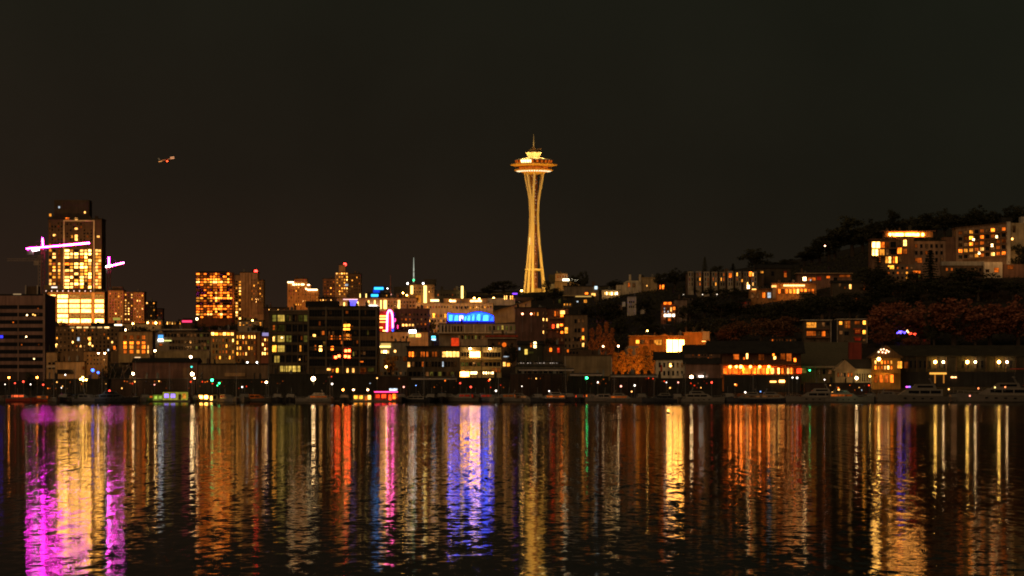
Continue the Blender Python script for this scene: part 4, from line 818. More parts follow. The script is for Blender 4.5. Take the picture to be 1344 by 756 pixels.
b.wall(676, 741, 480, mat=S('deck_olive', (.16, .14, .09)), dep=18); b.slab(676, 741, 481, 1, .3, 18, DARK, name='deck_edge')
b.grid(678, 484, 740, 492, 9, 1, 'off:4', .8, .6)
for x in (690, 707, 724): b.part('post', x-.3, x+.3, 468, 480, GREY, .2, .6)
b.part('deck_rail', 676, 741, 478.4, 478.9, GREY, .2, .4); b.done(); DECK = b
b = Bld('hillside_house', 'small dark house with one bright and one yellow green window above parking deck', 'house', 694, 482)
b.wall(680, 712, 452, mat=S('house_dark_green', (.06, .06, .035)), dep=10); b.gable(680, 712, 452.4, 447, 10); b.win(700, 448.4, 704.4, 457, 'whi'); b.win(695.6, 450, 698.4, 456, 'ora'); b.win(688.4, 458, 692.6, 465.6, 'grn'); b.win(693, 461, 700.6, 464.6, 'olv'); b.win(680.6, 456, 683, 459.6, 'cool'); b.win(721, 456.5, 724.6, 461.6, 'ora'); b.win(731, 456.4, 734.6, 463, 'red'); b.wall(712, 740, 453, mat=S('house_dark_b', (.09, .07, .045)), dep=9, dy=1); b.slab(712, 740, 453, 1, dy=1); b.done()

b = Bld('hilltop_hall', 'flat grey hilltop building with white lit strip just right of tower foot', 'building', 752, 379)
b.wall(714, 740, 372.5, mat=CONC, dep=14, dy=2); b.wall(728, 760, 369.6, mat=S('hilltop_grey', (.30, .2, .13)), dep=16); b.wall(729, 745, 358.8, 370, S('hilltop_upper', (.36, .22, .14)), 10, 4, 'upper_storey'); b.wall(720, 732, 360, 371, DARK, 8, 6, 'upper_storey'); b.slab(728, 760, 370, .8); b.slab(729, 745, 358.8, .8, dy=4, dep=10)
for x0, x1 in ((738.4, 747), (750, 752), (754, 759)): b.part('light_strip', x0, x1, 366, 368.6, lit('white_strip_light', (1, .85, .55), 5), -.8, -.2)
b.grid(730.5, 360.5, 744.5, 366, 4, 1, 'dor:2 off:2', .5, .6, 3.9); b.part('wall_panel', 713.6, 719.6, 371.8, 376.6, PALE, -.3, 1.9); b.done()
b = Bld('retaining_block', 'wide plain grey brown block with yellow lit ledge below hilltop hall', 'building', 760, 400)
b.wall(740, 786, 375.6, mat=S('retaining_grey', (.22, .17, .11)), dep=14); b.slab(740, 778, 388.8, 1.2, .6, 6, S('ledge_tan', (.55, .4, .2)), -4, 'ledge'); b.slab(740, 786, 375.8, .8); b.part('ledge_light', 755, 776, 388.9, 390, lit('ledge_glow', (1, .6, .15), .7), -5, -4.6); b.win(767.4, 383.6, 772, 386.6, 'ora'); b.part('blue_white_lamp', 780.4, 784, 375.6, 379.6, lit('cool_lamp', (.7, .9, 1), 1.4), -.5, -.1); b.part('lamp', 776.4, 781.4, 385, 388.4, W_['pale'], -.6, -.1)
b.wall(744, 780, 390, mat=DARK, dep=10, dy=-3, name='lower_storey'); b.win(766, 393.4, 770.4, 397.6, 'yel', dy=-3); b.win(756.6, 395, 759, 397, 'cool', dy=-3); b.win(733, 393, 736, 398, 'olv', dy=-3); b.done()
b = Bld('market_hall', 'low hilltop hall with a brilliant white yellow window row', 'building', 802, 391)
b.wall(790, 814, 380.6, mat=TAN, dep=12); b.slab(790, 814, 380.8, .8); b.grid(793, 383, 811, 387.4, 8, 1, 'whi:3 pale:2', .75, .9); b.done(); spill('market_spill', 800, 385, b.D, 8, 3000*.5, (1, .7, .3))
b = Bld('villa', 'pale hilltop villa with two tall chimneys and an orange window', 'house', 842, 384)
VP = S('villa_pale', (.70, .55, .34)); b.wall(818.6, 842, 371, mat=VP, dep=10); b.wall(839, 864, 364.6, mat=S('villa_shade', (.5, .34, .16)), dep=10, dy=2); b.wall(809, 819, 374, mat=VP, dep=8, dy=1)
m = MB().prism([(b.X(818), b.Z(371)), (b.X(842.5), b.Z(371)), (b.X(838), b.Z(368.4)), (b.X(824), b.Z(368.4))], -.3, 10); m.build('roof', VP, b.root); b.slab(839, 864, 364.8, 1, .4, 10, S('villa_roof', (.4, .25, .1)), 2)
for x in (827, 840.2): b.part('chimney', x-1.4, x+1.4, 360.2, 370, VP, 1, 2.6)
b.win(824, 371, 827, 377, 'dor'); b.win(848.6, 374, 850, 376, 'pale', dy=1.8); b.wall(863, 873, 371, mat=S('villa_wing_red', (.3, .08, .03)), dep=8, dy=2); b.win(866, 373.6, 871.8, 379.4, 'ora', dy=1.9); b.win(830, 372, 834, 377, 'dim'); b.done()
b = Bld('tower_house', 'narrow white tall house standing alone on the dark hillside', 'house', 830, 414)
b.wall(823.6, 835, 389, mat=PALE, dep=9); b.slab(823.6, 835, 389, .8); b.grid(825, 393, 833, 406, 3, 2, 'off:3', .6, .4); b.wall(841, 848, 402, mat=PALE, dep=6, dy=2, name='annex'); b.wall(817, 821, 396, 402, WHITE, 5, 3, 'annex'); b.done()
b = Bld('gabled_house', 'small gabled house glowing orange with white porch lights on dark slope', 'house', 877, 425)
b.wall(868, 886, 398.6, mat=S('gable_house_red', (.32, .11, .05)), dep=9); b.gable(870, 883, 398.6, 393.6, 9, ridge='y'); b.wall(885, 902, 393.5, mat=S('house_mauve', (.3, .2, .14)), dep=9, dy=3); b.slab(885, 902, 393.6, .8, dy=3)
b.part('gable_light', 871, 881, 396.6, 399.6, W_['ora'], -.6, -.55); b.grid(868.6, 403, 878, 411, 4, 2, 'cool:1 dim:2 dor:1', .5, .6); b.win(879.6, 403, 882, 409, 'pale'); b.win(883, 402.6, 886.4, 407, 'ora')
for x0, x1 in ((871.6, 874.6), (876, 880.6), (882.6, 885.4)): b.part('porch_light', x0, x1, 412.4, 415.6, lit('porch_white', (1, .85, .6), 5), -.9, -.3)
b.wall(874, 884, 416, mat=DARK, dep=4, dy=-3, name='garage'); b.win(876, 417.6, 880.6, 421.6, 'dor', dy=-3); b.part('railing', 868, 887, 411.4, 412, WHITE, -.7, -.5); b.done()
b = Bld('townhouse_row', 'pale hill crest terrace of many bays with vertical warm windows', 'terrace of houses', 950, 385)
for i in range(9):
    x = 903 + 10.4*i; b.wall(x, x+7.4, 355.6 + 1.2*R.random(), mat=S('terrace_bay_%s' % 'abc'[i % 3], [(.42, .34, .24), (.32, .25, .17), (.5, .4, .28)][i % 3]), dep=10, name='bay')
b.wall(901, 1003, 359, mat=BROWN, dep=9, dy=2.5); b.slab(901, 1003, 359, .8, dy=2.5, dep=9)
for i in range(9):
    x = 903 + 10.4*i; b.grid(x+.4, 357, x+7, 376, 2, 3, 'dor:3 dim:4 off:4 yel:1 pale:.6', .42, .7)
for x, y in ((958.4, 361.4), (985, 359.6)): b.win(x-2, y-3.2, x+2, y+3.2, 'ora', dy=-.15)
b.win(980.4, 374, 984, 379, 'whi', dy=-.2); b.win(973, 366.4, 975, 370.4, 'yel', dy=-.2); b.done()
b = Bld('hill_house', 'dark hill crest house with one yellow and one red lit window under round tree', 'house', 1015, 372)
b.wall(993, 1038, 352, mat=S('crest_house_dark', (.075, .055, .035)), dep=11); b.gable(993, 1038, 352.2, 347, 11); b.win(996.6, 355.6, 1002, 363, 'yel'); b.win(1028.6, 355.6, 1033, 364, 'redd'); b.win(1028.9, 358, 1032.6, 364, 'dor', dy=-.12); b.win(1012, 356, 1016, 362, 'off'); b.done()
b = Bld('cafe', 'orange lit hillside cafe terrace with string of bright lamps under its roof', 'cafe', 1024, 396)
b.wall(984, 1020, 379.4, mat=S('cafe_wood', (.42, .2, .07)), dep=10, dy=1); b.wall(1014, 1072, 372, mat=S('cafe_orange', (.55, .26, .08)), dep=10, dy=3); b.slab(1014, 1072, 372, 1, .5, 11, BRICK, 2); b.slab(984, 1014, 379.6, .9, .4, 10, BRICK, .6)
for x0, x1, kk in ((993.4, 996.6, 'dim'), (1000.4, 1004.6, 'ora'), (1007.4, 1012, 'cool'), (986, 991, 'dim')): b.win(x0, 383.6, x1, 391, kk, dy=.9)
b.grid(1016, 378.6, 1070, 385.5, 11, 1, 'ora:3 yel:2 dor:3 pale:1', .7, .9, 2.9)
for i in range(14): b.part('string_lamp', 1029+2*i, 1030.2+2*i, 373.8, 375.4, lit('string_lamp', (1, .5, .16), 7), 1.2, 1.7)
b.part('sign_glow', 1013, 1019, 374.4, 377.4, lit('amber_sign', (1, .42, .1), 2.5), .2, .6); b.part('eave_light', 987, 992.6, 379, 380.4, W_['pale'], .1, .5); b.wall(1014, 1018, 377, 392, TAN, 6, -1, 'porch'); b.done(); spill('cafe_spill', 1040, 376, b.D, 10, 5000*.5, (1, .4, .1))
b = Bld('hill_house', 'long flat roofed hillside house with one cool white window above cafe', 'house', 1085, 378)
b.wall(1047, 1118, 359.4, mat=S('longhouse_red', (.34, .17, .10)), dep=12); b.slab(1046, 1119, 359.4, 1.2, .7, 12, S('longhouse_roof', (.4, .26, .14)), -1); b.win(1053.6, 363.6, 1058.4, 368.6, 'whi'); b.win(1060, 364, 1071, 368.6, 'dor'); b.win(1072, 363, 1078, 368, 'redd'); b.win(1084.6, 362, 1089.4, 365.4, 'ora'); b.win(1101, 360.6, 1116, 364, 'dor'); b.win(1063, 366.6, 1065, 369.4, 'cool', dy=-.1); b.win(1094, 364, 1099, 369, 'off'); b.done()
b = Bld('hill_house', 'low dark house with small pale windows below the long flat roofed house', 'house', 1108, 388)
b.wall(1092, 1148, 371, mat=S('low_dark_house', (.10, .075, .05)), dep=10); b.gable(1092, 1148, 371.2, 367.6, 10); b.win(1100.6, 372, 1104, 376.4, 'dim'); b.win(1114.4, 373, 1117.6, 379.4, 'pale'); b.win(1133, 375, 1136, 381, 'dor'); b.win(1108, 376, 1110, 379, 'dor'); b.win(1145.6, 375, 1147.6, 378, 'cool'); b.done()

b = Bld('hillside_flats', 'low flats with square white framed windows and red balconies above dark roof', 'apartment block', 1102, 452)
FB = S('hill_flats_brown', (.14, .10, .065)); b.wall(1055, 1091, 420.4, mat=FB, dep=12); b.wall(1098.6, 1138.4, 419.4, mat=FB, dep=12); b.wall(1091, 1098.6, 421, mat=BLACK, dep=10, dy=2); b.wall(1138.4, 1152, 421, mat=BLACK, dep=10, dy=2); b.slab(1053, 1091, 420.6, 1, .3, 12, PALE, -.6); b.slab(1098.6, 1139, 419.4, 1, .3, 12, PALE, -.6)
for x in (1090.6, 1099, 1138): b.part('white_trim', x-.4, x+.4, 420, 450, PALE, -.3, 0)
for r in ((1058.4, 423, 1071.4, 430.2, 'yel'), (1058.4, 434.4, 1071, 441, 'dor'), (1078.4, 434.6, 1083.4, 441.4, 'ora'), (1073, 434.4, 1077, 440.6, 'dim'), (1078.6, 423, 1082.6, 429, 'dim'), (1084, 422.6, 1088.4, 427, 'off'), (1084.4, 434.4, 1088.4, 440, 'dim'), (1101, 421.6, 1105.6, 426.4, 'yel'), (1108, 421, 1116, 431, 'dor'), (1110, 421.6, 1112, 430, 'yel'), (1132.4, 420.8, 1136.4, 426, 'yel'), (1101.6, 434, 1106, 439, 'dim'), (1121.6, 431.4, 1130, 438.6, 'redd'), (1122, 432.4, 1129.6, 437, 'dor'), (1132, 433.4, 1136.6, 438.6, 'yel'), (1121.6, 443.6, 1130, 447.4, 'redd'), (1132, 444.6, 1136.6, 448, 'dim'), (1121.6, 421.4, 1129, 426, 'dor'), (1108, 435, 1114, 440, 'off')): b.win(*r)
for y in (431.4, 442.4): b.part('balcony', 1057, 1088, y, y+1.2, BRICK, -1.6, -.1); b.part('balcony', 1120, 1131, y-.6, y+1.6, S('balcony_red', (.5, .09, .04)), -1.6, -.1)
b.win(1150, 421.6, 1152, 424.6, 'dor', dy=1.9); b.win(1157, 421.4, 1161, 424, 'dor', dy=1.9); b.done()

b = Bld('glass_hall', 'orange lit long hall with a brilliant white gold glass front behind autumn trees', 'hall', 880, D=1705)
OL = S('lit_hall_orange', (.60, .22, .04), .9); b.wall(826, 905, 441.4, mat=OL, dep=16, dy=1.5); b.wall(898, 932, 436.6, mat=OL, dep=14, dy=1); b.slab(826, 905, 441.6, 1.4, .5, 16, S('lit_hall_roof', (.5, .24, .07)), 1); b.slab(898, 932, 436.8, 1, .5, 14, MATS['lit_hall_roof'], .6); b.wall(820.6, 838, 454, mat=CONC, dep=10, dy=-2)
m = MB().prism([(b.X(862), b.Z(441.4)), (b.X(880), b.Z(441.4)), (b.X(873), b.Z(438))], 0, 14); m.build('roof_gable', OL, b.root)
b.grid(834, 445.6, 870, 451.6, 6, 1, 'dor:3 dim:2 yel:1', .8, .9, 1.4); b.win(861, 445.4, 869, 453, 'yel', dy=1.3)
for x0, x1 in ((875, 882.6), (883, 890.6), (891, 898.6), (899, 906)): b.win(x0, 445.6, x1, 462.6, 'big', dy=1.3, nx=2, ny=3)
b.wall(922, 931, 435, 446, TAN, 8, -1, 'stair_head'); b.part('eave_lights', 921, 930, 447.6, 448.4, W_['pale'], -1.4, -1.1); b.done()
for x, y, p in ((850, 436, 8000), (915, 432, 9000)): spill('hall_sodium', x, y, b.D, 11, p*.26, (1, .30, .03))
spill('glass_hall_spill', 890, 456, b.D, 17, 5000*.5, (1, .6, .2))
b = Bld('white_house', 'small white waterside house with dark hipped roof and lit entry lamp', 'house', 880, D=1575)
b.wall(861, 898.6, 472, mat=S('white_house_wall', (.72, .62, .46), .8), dep=12); b.gable(859.4, 900, 472.4, 461.6, 12); b.grid(863, 475, 898, 483, 6, 1, 'off:5 dim:2', .42, .8); b.grid(863, 486, 898, 493.6, 6, 1, 'off:5', .42, .8); b.win(878, 476.6, 881.4, 482.4, 'pale', dy=-.12); b.win(867, 479, 869, 488, 'redd'); b.done()
b = Bld('boat_shed', 'big brown boat shed with dark shingled roof between white house and orange restaurant', 'shed', 924, D=1572)
b.wall(899, 950, 478, mat=S('shed_pinkish', (.24, .13, .09)), dep=22); b.gable(898, 951, 478, 452, 22); b.wall(899, 950, 465, 478.4, S('shed_upper', (.17, .1, .07)), 6, 3, 'upper_wall'); b.grid(908, 464, 936, 472, 7, 2, 'dor:2 off:4 dim:2', .4, .5, 2.9)
for x0, x1 in ((912, 913.4), (917, 920.8), (921.6, 923.6), (924.6, 926.6)): b.part('eave_light', x0, x1, 493.2, 494.8, lit('cool_white_eave', (1, .95, .85), 6), -.6, -.1)
b.done()
b = Bld('restaurant', 'waterfront restaurant with bright orange lit veranda and lamps under its canopy', 'restaurant', 996, D=1535)
RW = S('restaurant_orange_wall', (.72, .22, .04), .8); b.wall(949, 1052, 480, mat=RW, dep=16, dy=3); b.wall(949, 1052, 463, 479.6, S('restaurant_upper', (.14, .065, .035)), 16, 4, 'upper_wall'); b.gable(930, 1056, 464, 447, 20, 2); b.slab(947, 1042, 479.4, 1.4, .6, 6, S('veranda_canopy', (.45, .14, .04)), -2, 'canopy'); b.part('deck', 946, 1054, 491.6, 493, BRICK, -3, 3)
for x in (949, 956, 962, 975, 987, 999, 1011, 1017, 1030, 1040): b.part('veranda_post', x-.6, x+.6, 480.4, 491.6, S('veranda_post', (.8, .5, .16)), -1.2, -.8)
for x, s in ((958, 1), (966, 1), (972, 1.3), (984.6, 1), (996.6, 1), (1008.6, 1)): MB().ball((b.X(x), -1.8, b.Z(481.4)), .55*s).build('canopy_lamp', HOTO, b.root)
for x0, x1, kk in ((950, 955, 'ora'), (957, 961, 'ora'), (963, 969, 'ora'), (970, 974, 'ora'), (976, 986, 'ora'), (988, 993, 'ora'), (994, 998, 'yel'), (1000, 1005, 'ora'), (1006, 1010, 'yel'), (1012, 1016.6, 'pale'), (1021, 1024, 'pale'), (1026, 1029, 'ora'), (1033.6, 1037, 'pale'), (1038, 1042, 'ora')): b.win(x0, 482.6, x1, 490.8, kk, dy=2.9)
b.win(1046, 483.4, 1053, 490, 'red', dy=2.8); spill('veranda_flood', 975, 484, b.D, 2.0, 3200, (1, .24, .02)); spill('veranda_flood', 1008, 484, b.D, 2.0, 3200, (1, .24, .02))
for x0, y0, x1, y1, kk in ((980, 462.4, 982.6, 471, 'pale'), (976, 468.6, 979, 472, 'ora'), (963, 464.6, 971, 472, 'dor'), (996, 464.6, 1004, 473, 'dor'), (1014.6, 463.6, 1017.6, 467.4, 'ora'), (1016, 467.6, 1019.4, 471.6, 'pale'), (1025, 463.4, 1031.6, 472, 'dor'), (1033, 462.4, 1040, 474, 'dor'), (1042.6, 469.6, 1046, 475, 'ora')): b.win(x0, y0, x1, y1, kk, dy=3.9)
b.part('deck_lamp', 1010, 1018, 500, 502, lit('amber_deck_light', (1, .4, .09), 5), -3.6, -3.1); b.part('deck_lamp', 1022, 1029, 499, 502, lit('amber_deck_light_b', (1, .36, .07), 12), -3.6, -3.1); b.win(963.4, 503.4, 967, 507, 'ora', dy=-3.2); b.wall(950, 1050, 493, 515, DARK, 3, -3, 'deck_skirt'); b.done()
b = Bld('terminal_shed', 'wide low shed with broad dark green roof and green door lamp', 'shed', 1086, D=1560)
b.wall(1046, 1132, 482, mat=S('terminal_olive', (.30, .21, .10)), dep=26, dy=1); m = MB().prismx([(-.6, b.Z(482.6)), (26, b.Z(449)), (26, b.Z(448)), (-.6, b.Z(481))], b.X(1040), b.X(1130)); m.build('roof', S('terminal_roof', (.115, .1, .06), .9, .15, .05), b.root); b.part('fascia', 1046, 1124, 480.4, 483, TAN, -.9, -.6)
for x in (1052, 1060, 1070, 1076, 1084): b.part('column', x-.5, x+.5, 482.8, 497, TAN, .2, .9)
b.win(1048, 483, 1059, 490, 'olv', dy=.95); b.grid(1072, 484, 1100, 492, 4, 1, 'off:2 dim:2', .7, .8, .95); b.wall(1116, 1132, 449, 482, S('red_wall', (.3, .05, .03)), 6, 4, 'red_gable'); b.done()
b = Bld('boat_club', 'small pale gabled boat club with dark roof and brilliant white door lamp', 'house', 1121, D=1545)
b.wall(1096, 1122, 486, mat=S('club_tan', (.42, .32, .18)), dep=12); b.gable(1095, 1123, 486.4, 472.4, 12, ridge='y', mat=S('club_gable_tan', (.36, .26, .15))); b.wall(1121, 1145, 483.4, mat=S('club_pale', (.66, .6, .36)), dep=12, dy=.5)
m = MB().prism([(b.X(1108), b.Z(471.6)), (b.X(1141), b.Z(471.6)), (b.X(1145.5), b.Z(484.2)), (b.X(1121), b.Z(484.2))], -.3, 11); m.build('roof', ROOF, b.root)
b.grid(1098, 488, 1120, 496, 5, 1, 'dor:2 dim:3 off:2', .6, .7); b.grid(1124, 489, 1143, 502, 6, 1, 'off:2 dim:3', .4, .8, .45); b.part('white_trim', 1121.6, 1144.6, 483.2, 484.4, WHITE, .1, .45); b.done()
b = Bld('waterfront_grill', 'amber lit waterfront restaurant with round attic window and arched terrace', 'restaurant', 1162, D=1540)
b.wall(1145, 1182, 470, mat=S('grill_amber', (.55, .30, .07)), dep=16); b.gable(1143, 1184, 470, 453.4, 16, ridge='y', mat=S('grill_gable', (.16, .09, .04))); b.slab(1144, 1176, 489.6, 1.4, .4, 5, S('terrace_awning', (.75, .4, .08)), -4, 'awning')
o = MB().lathe([(6.8*b.k, 0), (6.8*b.k, .2)], n=20).build('round_window', W_['dor'], b.root, (b.X(1160), -.6, b.Z(461.4))); o.rotation_euler.x = math.pi/2; o.scale.y = .55
for i, (x, y) in enumerate(((1153, 462), (1156, 459), (1159.6, 458.4), (1163.4, 460), (1158, 462.4), (1162, 463), (1166, 461.6))): MB().ball((b.X(x), -1.0, b.Z(y)), .36).build('chandelier_lamp', lit('chandelier', (1, .7, .4), 4), b.root)
b.grid(1147, 472, 1172, 486, 6, 2, 'yel:3 pale:2 ora:3 dor:2', .6, .7); b.grid(1146, 491, 1174, 503, 4, 1, 'dor:3 ora:2', .7, .9); b.win(1177.6, 474, 1184, 483.6, 'yel'); b.win(1186.4, 474.6, 1192, 483.6, 'dor')
spill('awning_light', 1160, 492, b.D, 3, 500, (1, .45, .08))
b.done()
b = Bld('wharf_hall', 'very long dark wharf hall with three pairs of white wall lamps', 'wharf building', 1262, D=1550)
b.wall(1182, 1400, 468, mat=S('wharf_dark_green', (.06, .05, .028)), dep=26); b.gable(1166, 1400, 468, 452.6, 26, mat=S('wharf_roof', (.045, .04, .026), .9)); b.wall(1182, 1400, 488, 520, DARK, 4, -3, 'deck_front')
for x in range(1190, 1398, 13): b.part('post', x-.5, x+.5, 468.6, 488, BROWN, -.6, 0)
b.grid(1186, 470, 1398, 486, 34, 1, 'off:9 dim:1 none:6', .5, .6, -.05); b.part('entrance_frame', 1219, 1241, 489, 491.4, lit('amber_lintel', (1, .42, .06), 1.4), -3.8, -3.1)
for x in (1226, 1237.4): b.part('entrance_post', x-.7, x+.7, 491.4, 503, lit('amber_post', (1, .35, .05), .5), -3.8, -3.1)
b.part('deck_lamp', 1247, 1250.6, 494.4, 496, ORL, -3.6, -3.1); b.part('deck_lamp', 1251.6, 1254, 494.4, 496, ORL, -3.6, -3.1); b.part('red_rail', 1324, 1344, 483.6, 484.8, S('rail_red', (.5, .08, .05)), -3.5, -3.1); b.done(); WH = b
b = Bld('terraced_condo', 'stepped hilltop condominium with glowing left bays and bright roof pavilion', 'apartment block', 1184, 372)
CB = S('condo_brown', (.26, .14, .075)); b.wall(1143.6, 1178, 314.4, mat=CB, dep=16); b.wall(1178, 1200, 310, mat=CB, dep=16, dy=2); b.wall(1163, 1226, 302.6, 311, S('condo_pavilion', (.55, .26, .09)), 12, 6, 'roof_pavilion'); b.wall(1198, 1242, 315.6, mat=S('condo_mauve', (.32, .2, .13)), dep=14, dy=3); b.slab(1143.6, 1178, 314.4, 1, .6, 16, BRICK); b.slab(1161, 1228, 303, 1, .7, 13, BRICK, 5.4); b.slab(1198, 1242, 315.8, .8, .3, 14, ROOF, 3)
for x0, x1 in ((1168, 1187.4), (1189.6, 1208), (1211, 1214)): b.part('pavilion_light', x0, x1, 305.6, 309, lit('pavilion_amber_white', (1, .40, .07), 17, .5), 5.2, 5.9)
for x0, y0, x1, y1, kk in ((1144.6, 317.4, 1149.4, 325.6, 'pod'), (1150, 317.4, 1155, 325.6, 'pod'), (1144.6, 327, 1148, 335.6, 'pod'), (1148.6, 327, 1152.4, 335.6, 'pod'), (1156.4, 317.4, 1161, 325.6, 'ora'), (1162, 317.4, 1167, 325.6, 'dor'), (1154, 327, 1161, 335, 'yel'), (1162.6, 327, 1166.6, 335, 'dim'), (1178.4, 315, 1183.6, 323, 'dim'), (1186, 314.6, 1190.6, 322.6, 'pale'), (1178, 325, 1184, 333, 'ora'), (1162, 336.6, 1165.4, 345.4, 'yel'), (1166, 336.6, 1169.6, 345.4, 'pale'), (1171.6, 336.4, 1174.6, 345.4, 'ora'), (1175, 336.4, 1178, 345.4, 'yel'), (1180, 335, 1184, 344, 'dim'), (1152, 337, 1156, 344, 'dor'), (1168.6, 317, 1176, 324.6, 'off'), (1168.6, 327, 1176, 334, 'off'), (1186, 326, 1191, 333, 'dor')): b.win(x0, y0, x1, y1, kk, dy=-.02 if x1 < 1178.5 else (1.9 if x0 > 1177 else -.2))
for y in (326, 336): b.part('balcony', 1142.6, 1178, y-.3, y+.9, BRICK, -2.2, 0)
b.grid(1200, 318, 1240, 345, 6, 3, 'off:5 dim:2 dor:1', .5, .55, 2.9); b.win(1204.6, 338, 1211, 345, 'dor', dy=2.8); b.win(1216, 319.6, 1219, 325.6, 'dim', dy=2.8); b.wall(1160, 1200, 347.4, mat=S('condo_terrace', (.30, .19, .11)), dep=10, dy=-5, name='terrace'); b.win(1164, 348.6, 1172, 353.6, 'yel', dy=-5); b.win(1174, 349, 1178, 353, 'dim', dy=-5); b.win(1196.6, 355.6, 1207, 359.4, 'ora', dy=-5.1); b.grid(1162, 349, 1198, 368, 6, 3, 'off:4 dor:2 dim:2 yel:.5', .5, .5, -5.05); b.grid(1196, 361, 1210, 368, 4, 1, 'dim:2 olv:1 cool:.3', .7, .8, -5.1); b.done()
for x in (1176, 1198, 1216): spill('condo_roof_spill', x, 300, b.D, 5, 1200*.5, (1, .42, .08))
b = Bld('terraced_condo', 'large hilltop condominium with five rows of balconies and tall pale end tower', 'apartment block', 1292, 362)
m = MB().prism([(b.X(1254.6), -6), (b.X(1321), -6), (b.X(1321), b.Z(292.6)), (b.X(1254.6), b.Z(299.4))], 0, 16); m.build('wall', S('condo_pinkish', (.30, .185, .11)), b.root); b.wall(1321, 1326, 291, mat=PALE, dep=14, dy=-1); b.wall(1326, 1352, 292.6, mat=S('condo_end_pale', (.50, .37, .2)), dep=14, dy=.5); b.wall(1341, 1352, 284, 293, PALE, 8, 3, 'stair_head'); b.wall(1316, 1330, 285, 292, DARK, 8, 4, 'roof_plant')
m = MB().prism([(b.X(1253), b.Z(299.6)), (b.X(1321), b.Z(292.8)), (b.X(1321), b.Z(291.8)), (b.X(1253), b.Z(298.6))], -.8, 16); m.build('roof', BROWN, b.root); b.wall(1239, 1255, 311, mat=S('condo_wing_dark', (.17, .09, .055)), dep=12, dy=2)
for j in range(5):
    y = 303.4 + 7.9*j
    for i in range(9):
        x = 1257 + 7.1*i; yy = y - (x-1257)*.09
        b.win(x+.9, yy, x+6, yy+4.6, pick('ora:3 dor:4 dim:4 off:4 yel:2 pale:.7'))
    m = MB().prism([(b.X(1264), b.Z(y+6.6)), (b.X(1321), b.Z(y+1.6)), (b.X(1321), b.Z(y+.4)), (b.X(1264), b.Z(y+5.4))], -1.8, -.02); m.build('balcony', S('condo_balcony', (.2, .1, .05)), b.root)
for x, y in ((1277.6, 315), (1308, 310.8), (1302, 322), (1285, 332)): b.win(x-1.6, y-2, x+1.6, y+2, 'whi', dy=-.2)
b.wall(1234, 1290, 343.6, 349, CONC, 5, -6, 'terrace_wall'); b.wall(1234, 1290, 349, mat=BROWN, dep=5, dy=-5.6, name='lower_wall'); b.grid(1238, 350, 1288, 358, 8, 1, 'off:3 dor:1 dim:1', .5, .5, -5.6); b.wall(1289, 1313, 344.6, mat=PALE, dep=8, dy=-8, name='annex'); b.win(1302, 352, 1308.6, 358, 'ora', dy=-8); b.win(1291, 354, 1296, 358, 'dim', dy=-8); b.wall(1313, 1342, 347.4, mat=BRICK, dep=6, dy=-6, name='annex'); b.win(1320, 348.4, 1328, 354, 'dor', dy=-6); b.win(1329, 296, 1333, 305, 'dim', dy=.4); b.win(1327.4, 312, 1330, 315, 'pale', dy=.4); b.done()
for x, p in ((1262, 2500), (1322, 3500), (1300, 2500)): spill('condo_spill', x, 340, b.D, 16, p*.3, (1, .5, .16))
# ---------------------------------------------------------------- trees
def foliage(name, col, rnd=.35):
    m, nt, out = _nt(name); b = nt.nodes.new('ShaderNodeBsdfPrincipled'); nt.links.new(b.outputs[0], out.inputs[0])
    b.inputs['Roughness'].default_value = .9; b.inputs['Specular IOR Level'].default_value = .1
    oi = nt.nodes.new('ShaderNodeObjectInfo'); ge = nt.nodes.new('ShaderNodeNewGeometry')
    ad = nt.nodes.new('ShaderNodeMath'); ad.operation = 'MULTIPLY_ADD'; nt.links.new(ge.outputs['Random Per Island'], ad.inputs[0]); ad.inputs[1].default_value = .5; ad.inputs[2].default_value = .75
    mr = nt.nodes.new('ShaderNodeMapRange'); mr.inputs[3].default_value = 1-rnd; mr.inputs[4].default_value = 1+rnd; nt.links.new(oi.outputs['Random'], mr.inputs[0])
    mu = nt.nodes.new('ShaderNodeMath'); mu.operation = 'MULTIPLY'; nt.links.new(ad.outputs[0], mu.inputs[0]); nt.links.new(mr.outputs[0], mu.inputs[1])
    v = nt.nodes.new('ShaderNodeVectorMath'); v.operation = 'SCALE'; v.inputs[0].default_value = col; nt.links.new(mu.outputs[0], v.inputs['Scale']); nt.links.new(v.outputs[0], b.inputs['Base Color'])
    return m
LEAF = {'g': foliage('leaves_dark_green', (.055, .055, .03)), 'b': foliage('leaves_brown', (.20, .10, .05)), 'r': foliage('leaves_red_brown', (.30, .112, .06), .3), 'o': foliage('leaves_orange', (.55, .24, .05)), 'd': foliage('leaves_rust', (.34, .13, .05)), 'k': foliage('needles_dark', (.035, .045, .028))}  # red-brown leaves: sodium light's tint put into the autumn colour
BARK = S('bark', (.09, .065, .045), .95, .3); BIRCH = S('pale_bark', (.22, .16, .12), .9, .3)
def leafquad(b, p, s, rr):
    a = Vector((rr.gauss(0, 1), rr.gauss(0, 1), rr.gauss(0, 1))).normalized(); u = a.orthogonal().normalized(); v = a.cross(u)
    t = rr.uniform(0, 6.28); u, v = u*math.cos(t)+v*math.sin(t), v*math.cos(t)-u*math.sin(t); s2 = s*rr.uniform(.5, .9)
    b.add([p-u*s*.5, p+v*s2*.45, p+u*s*.5, p-v*s2*.45], [(0, 1, 2, 3)])
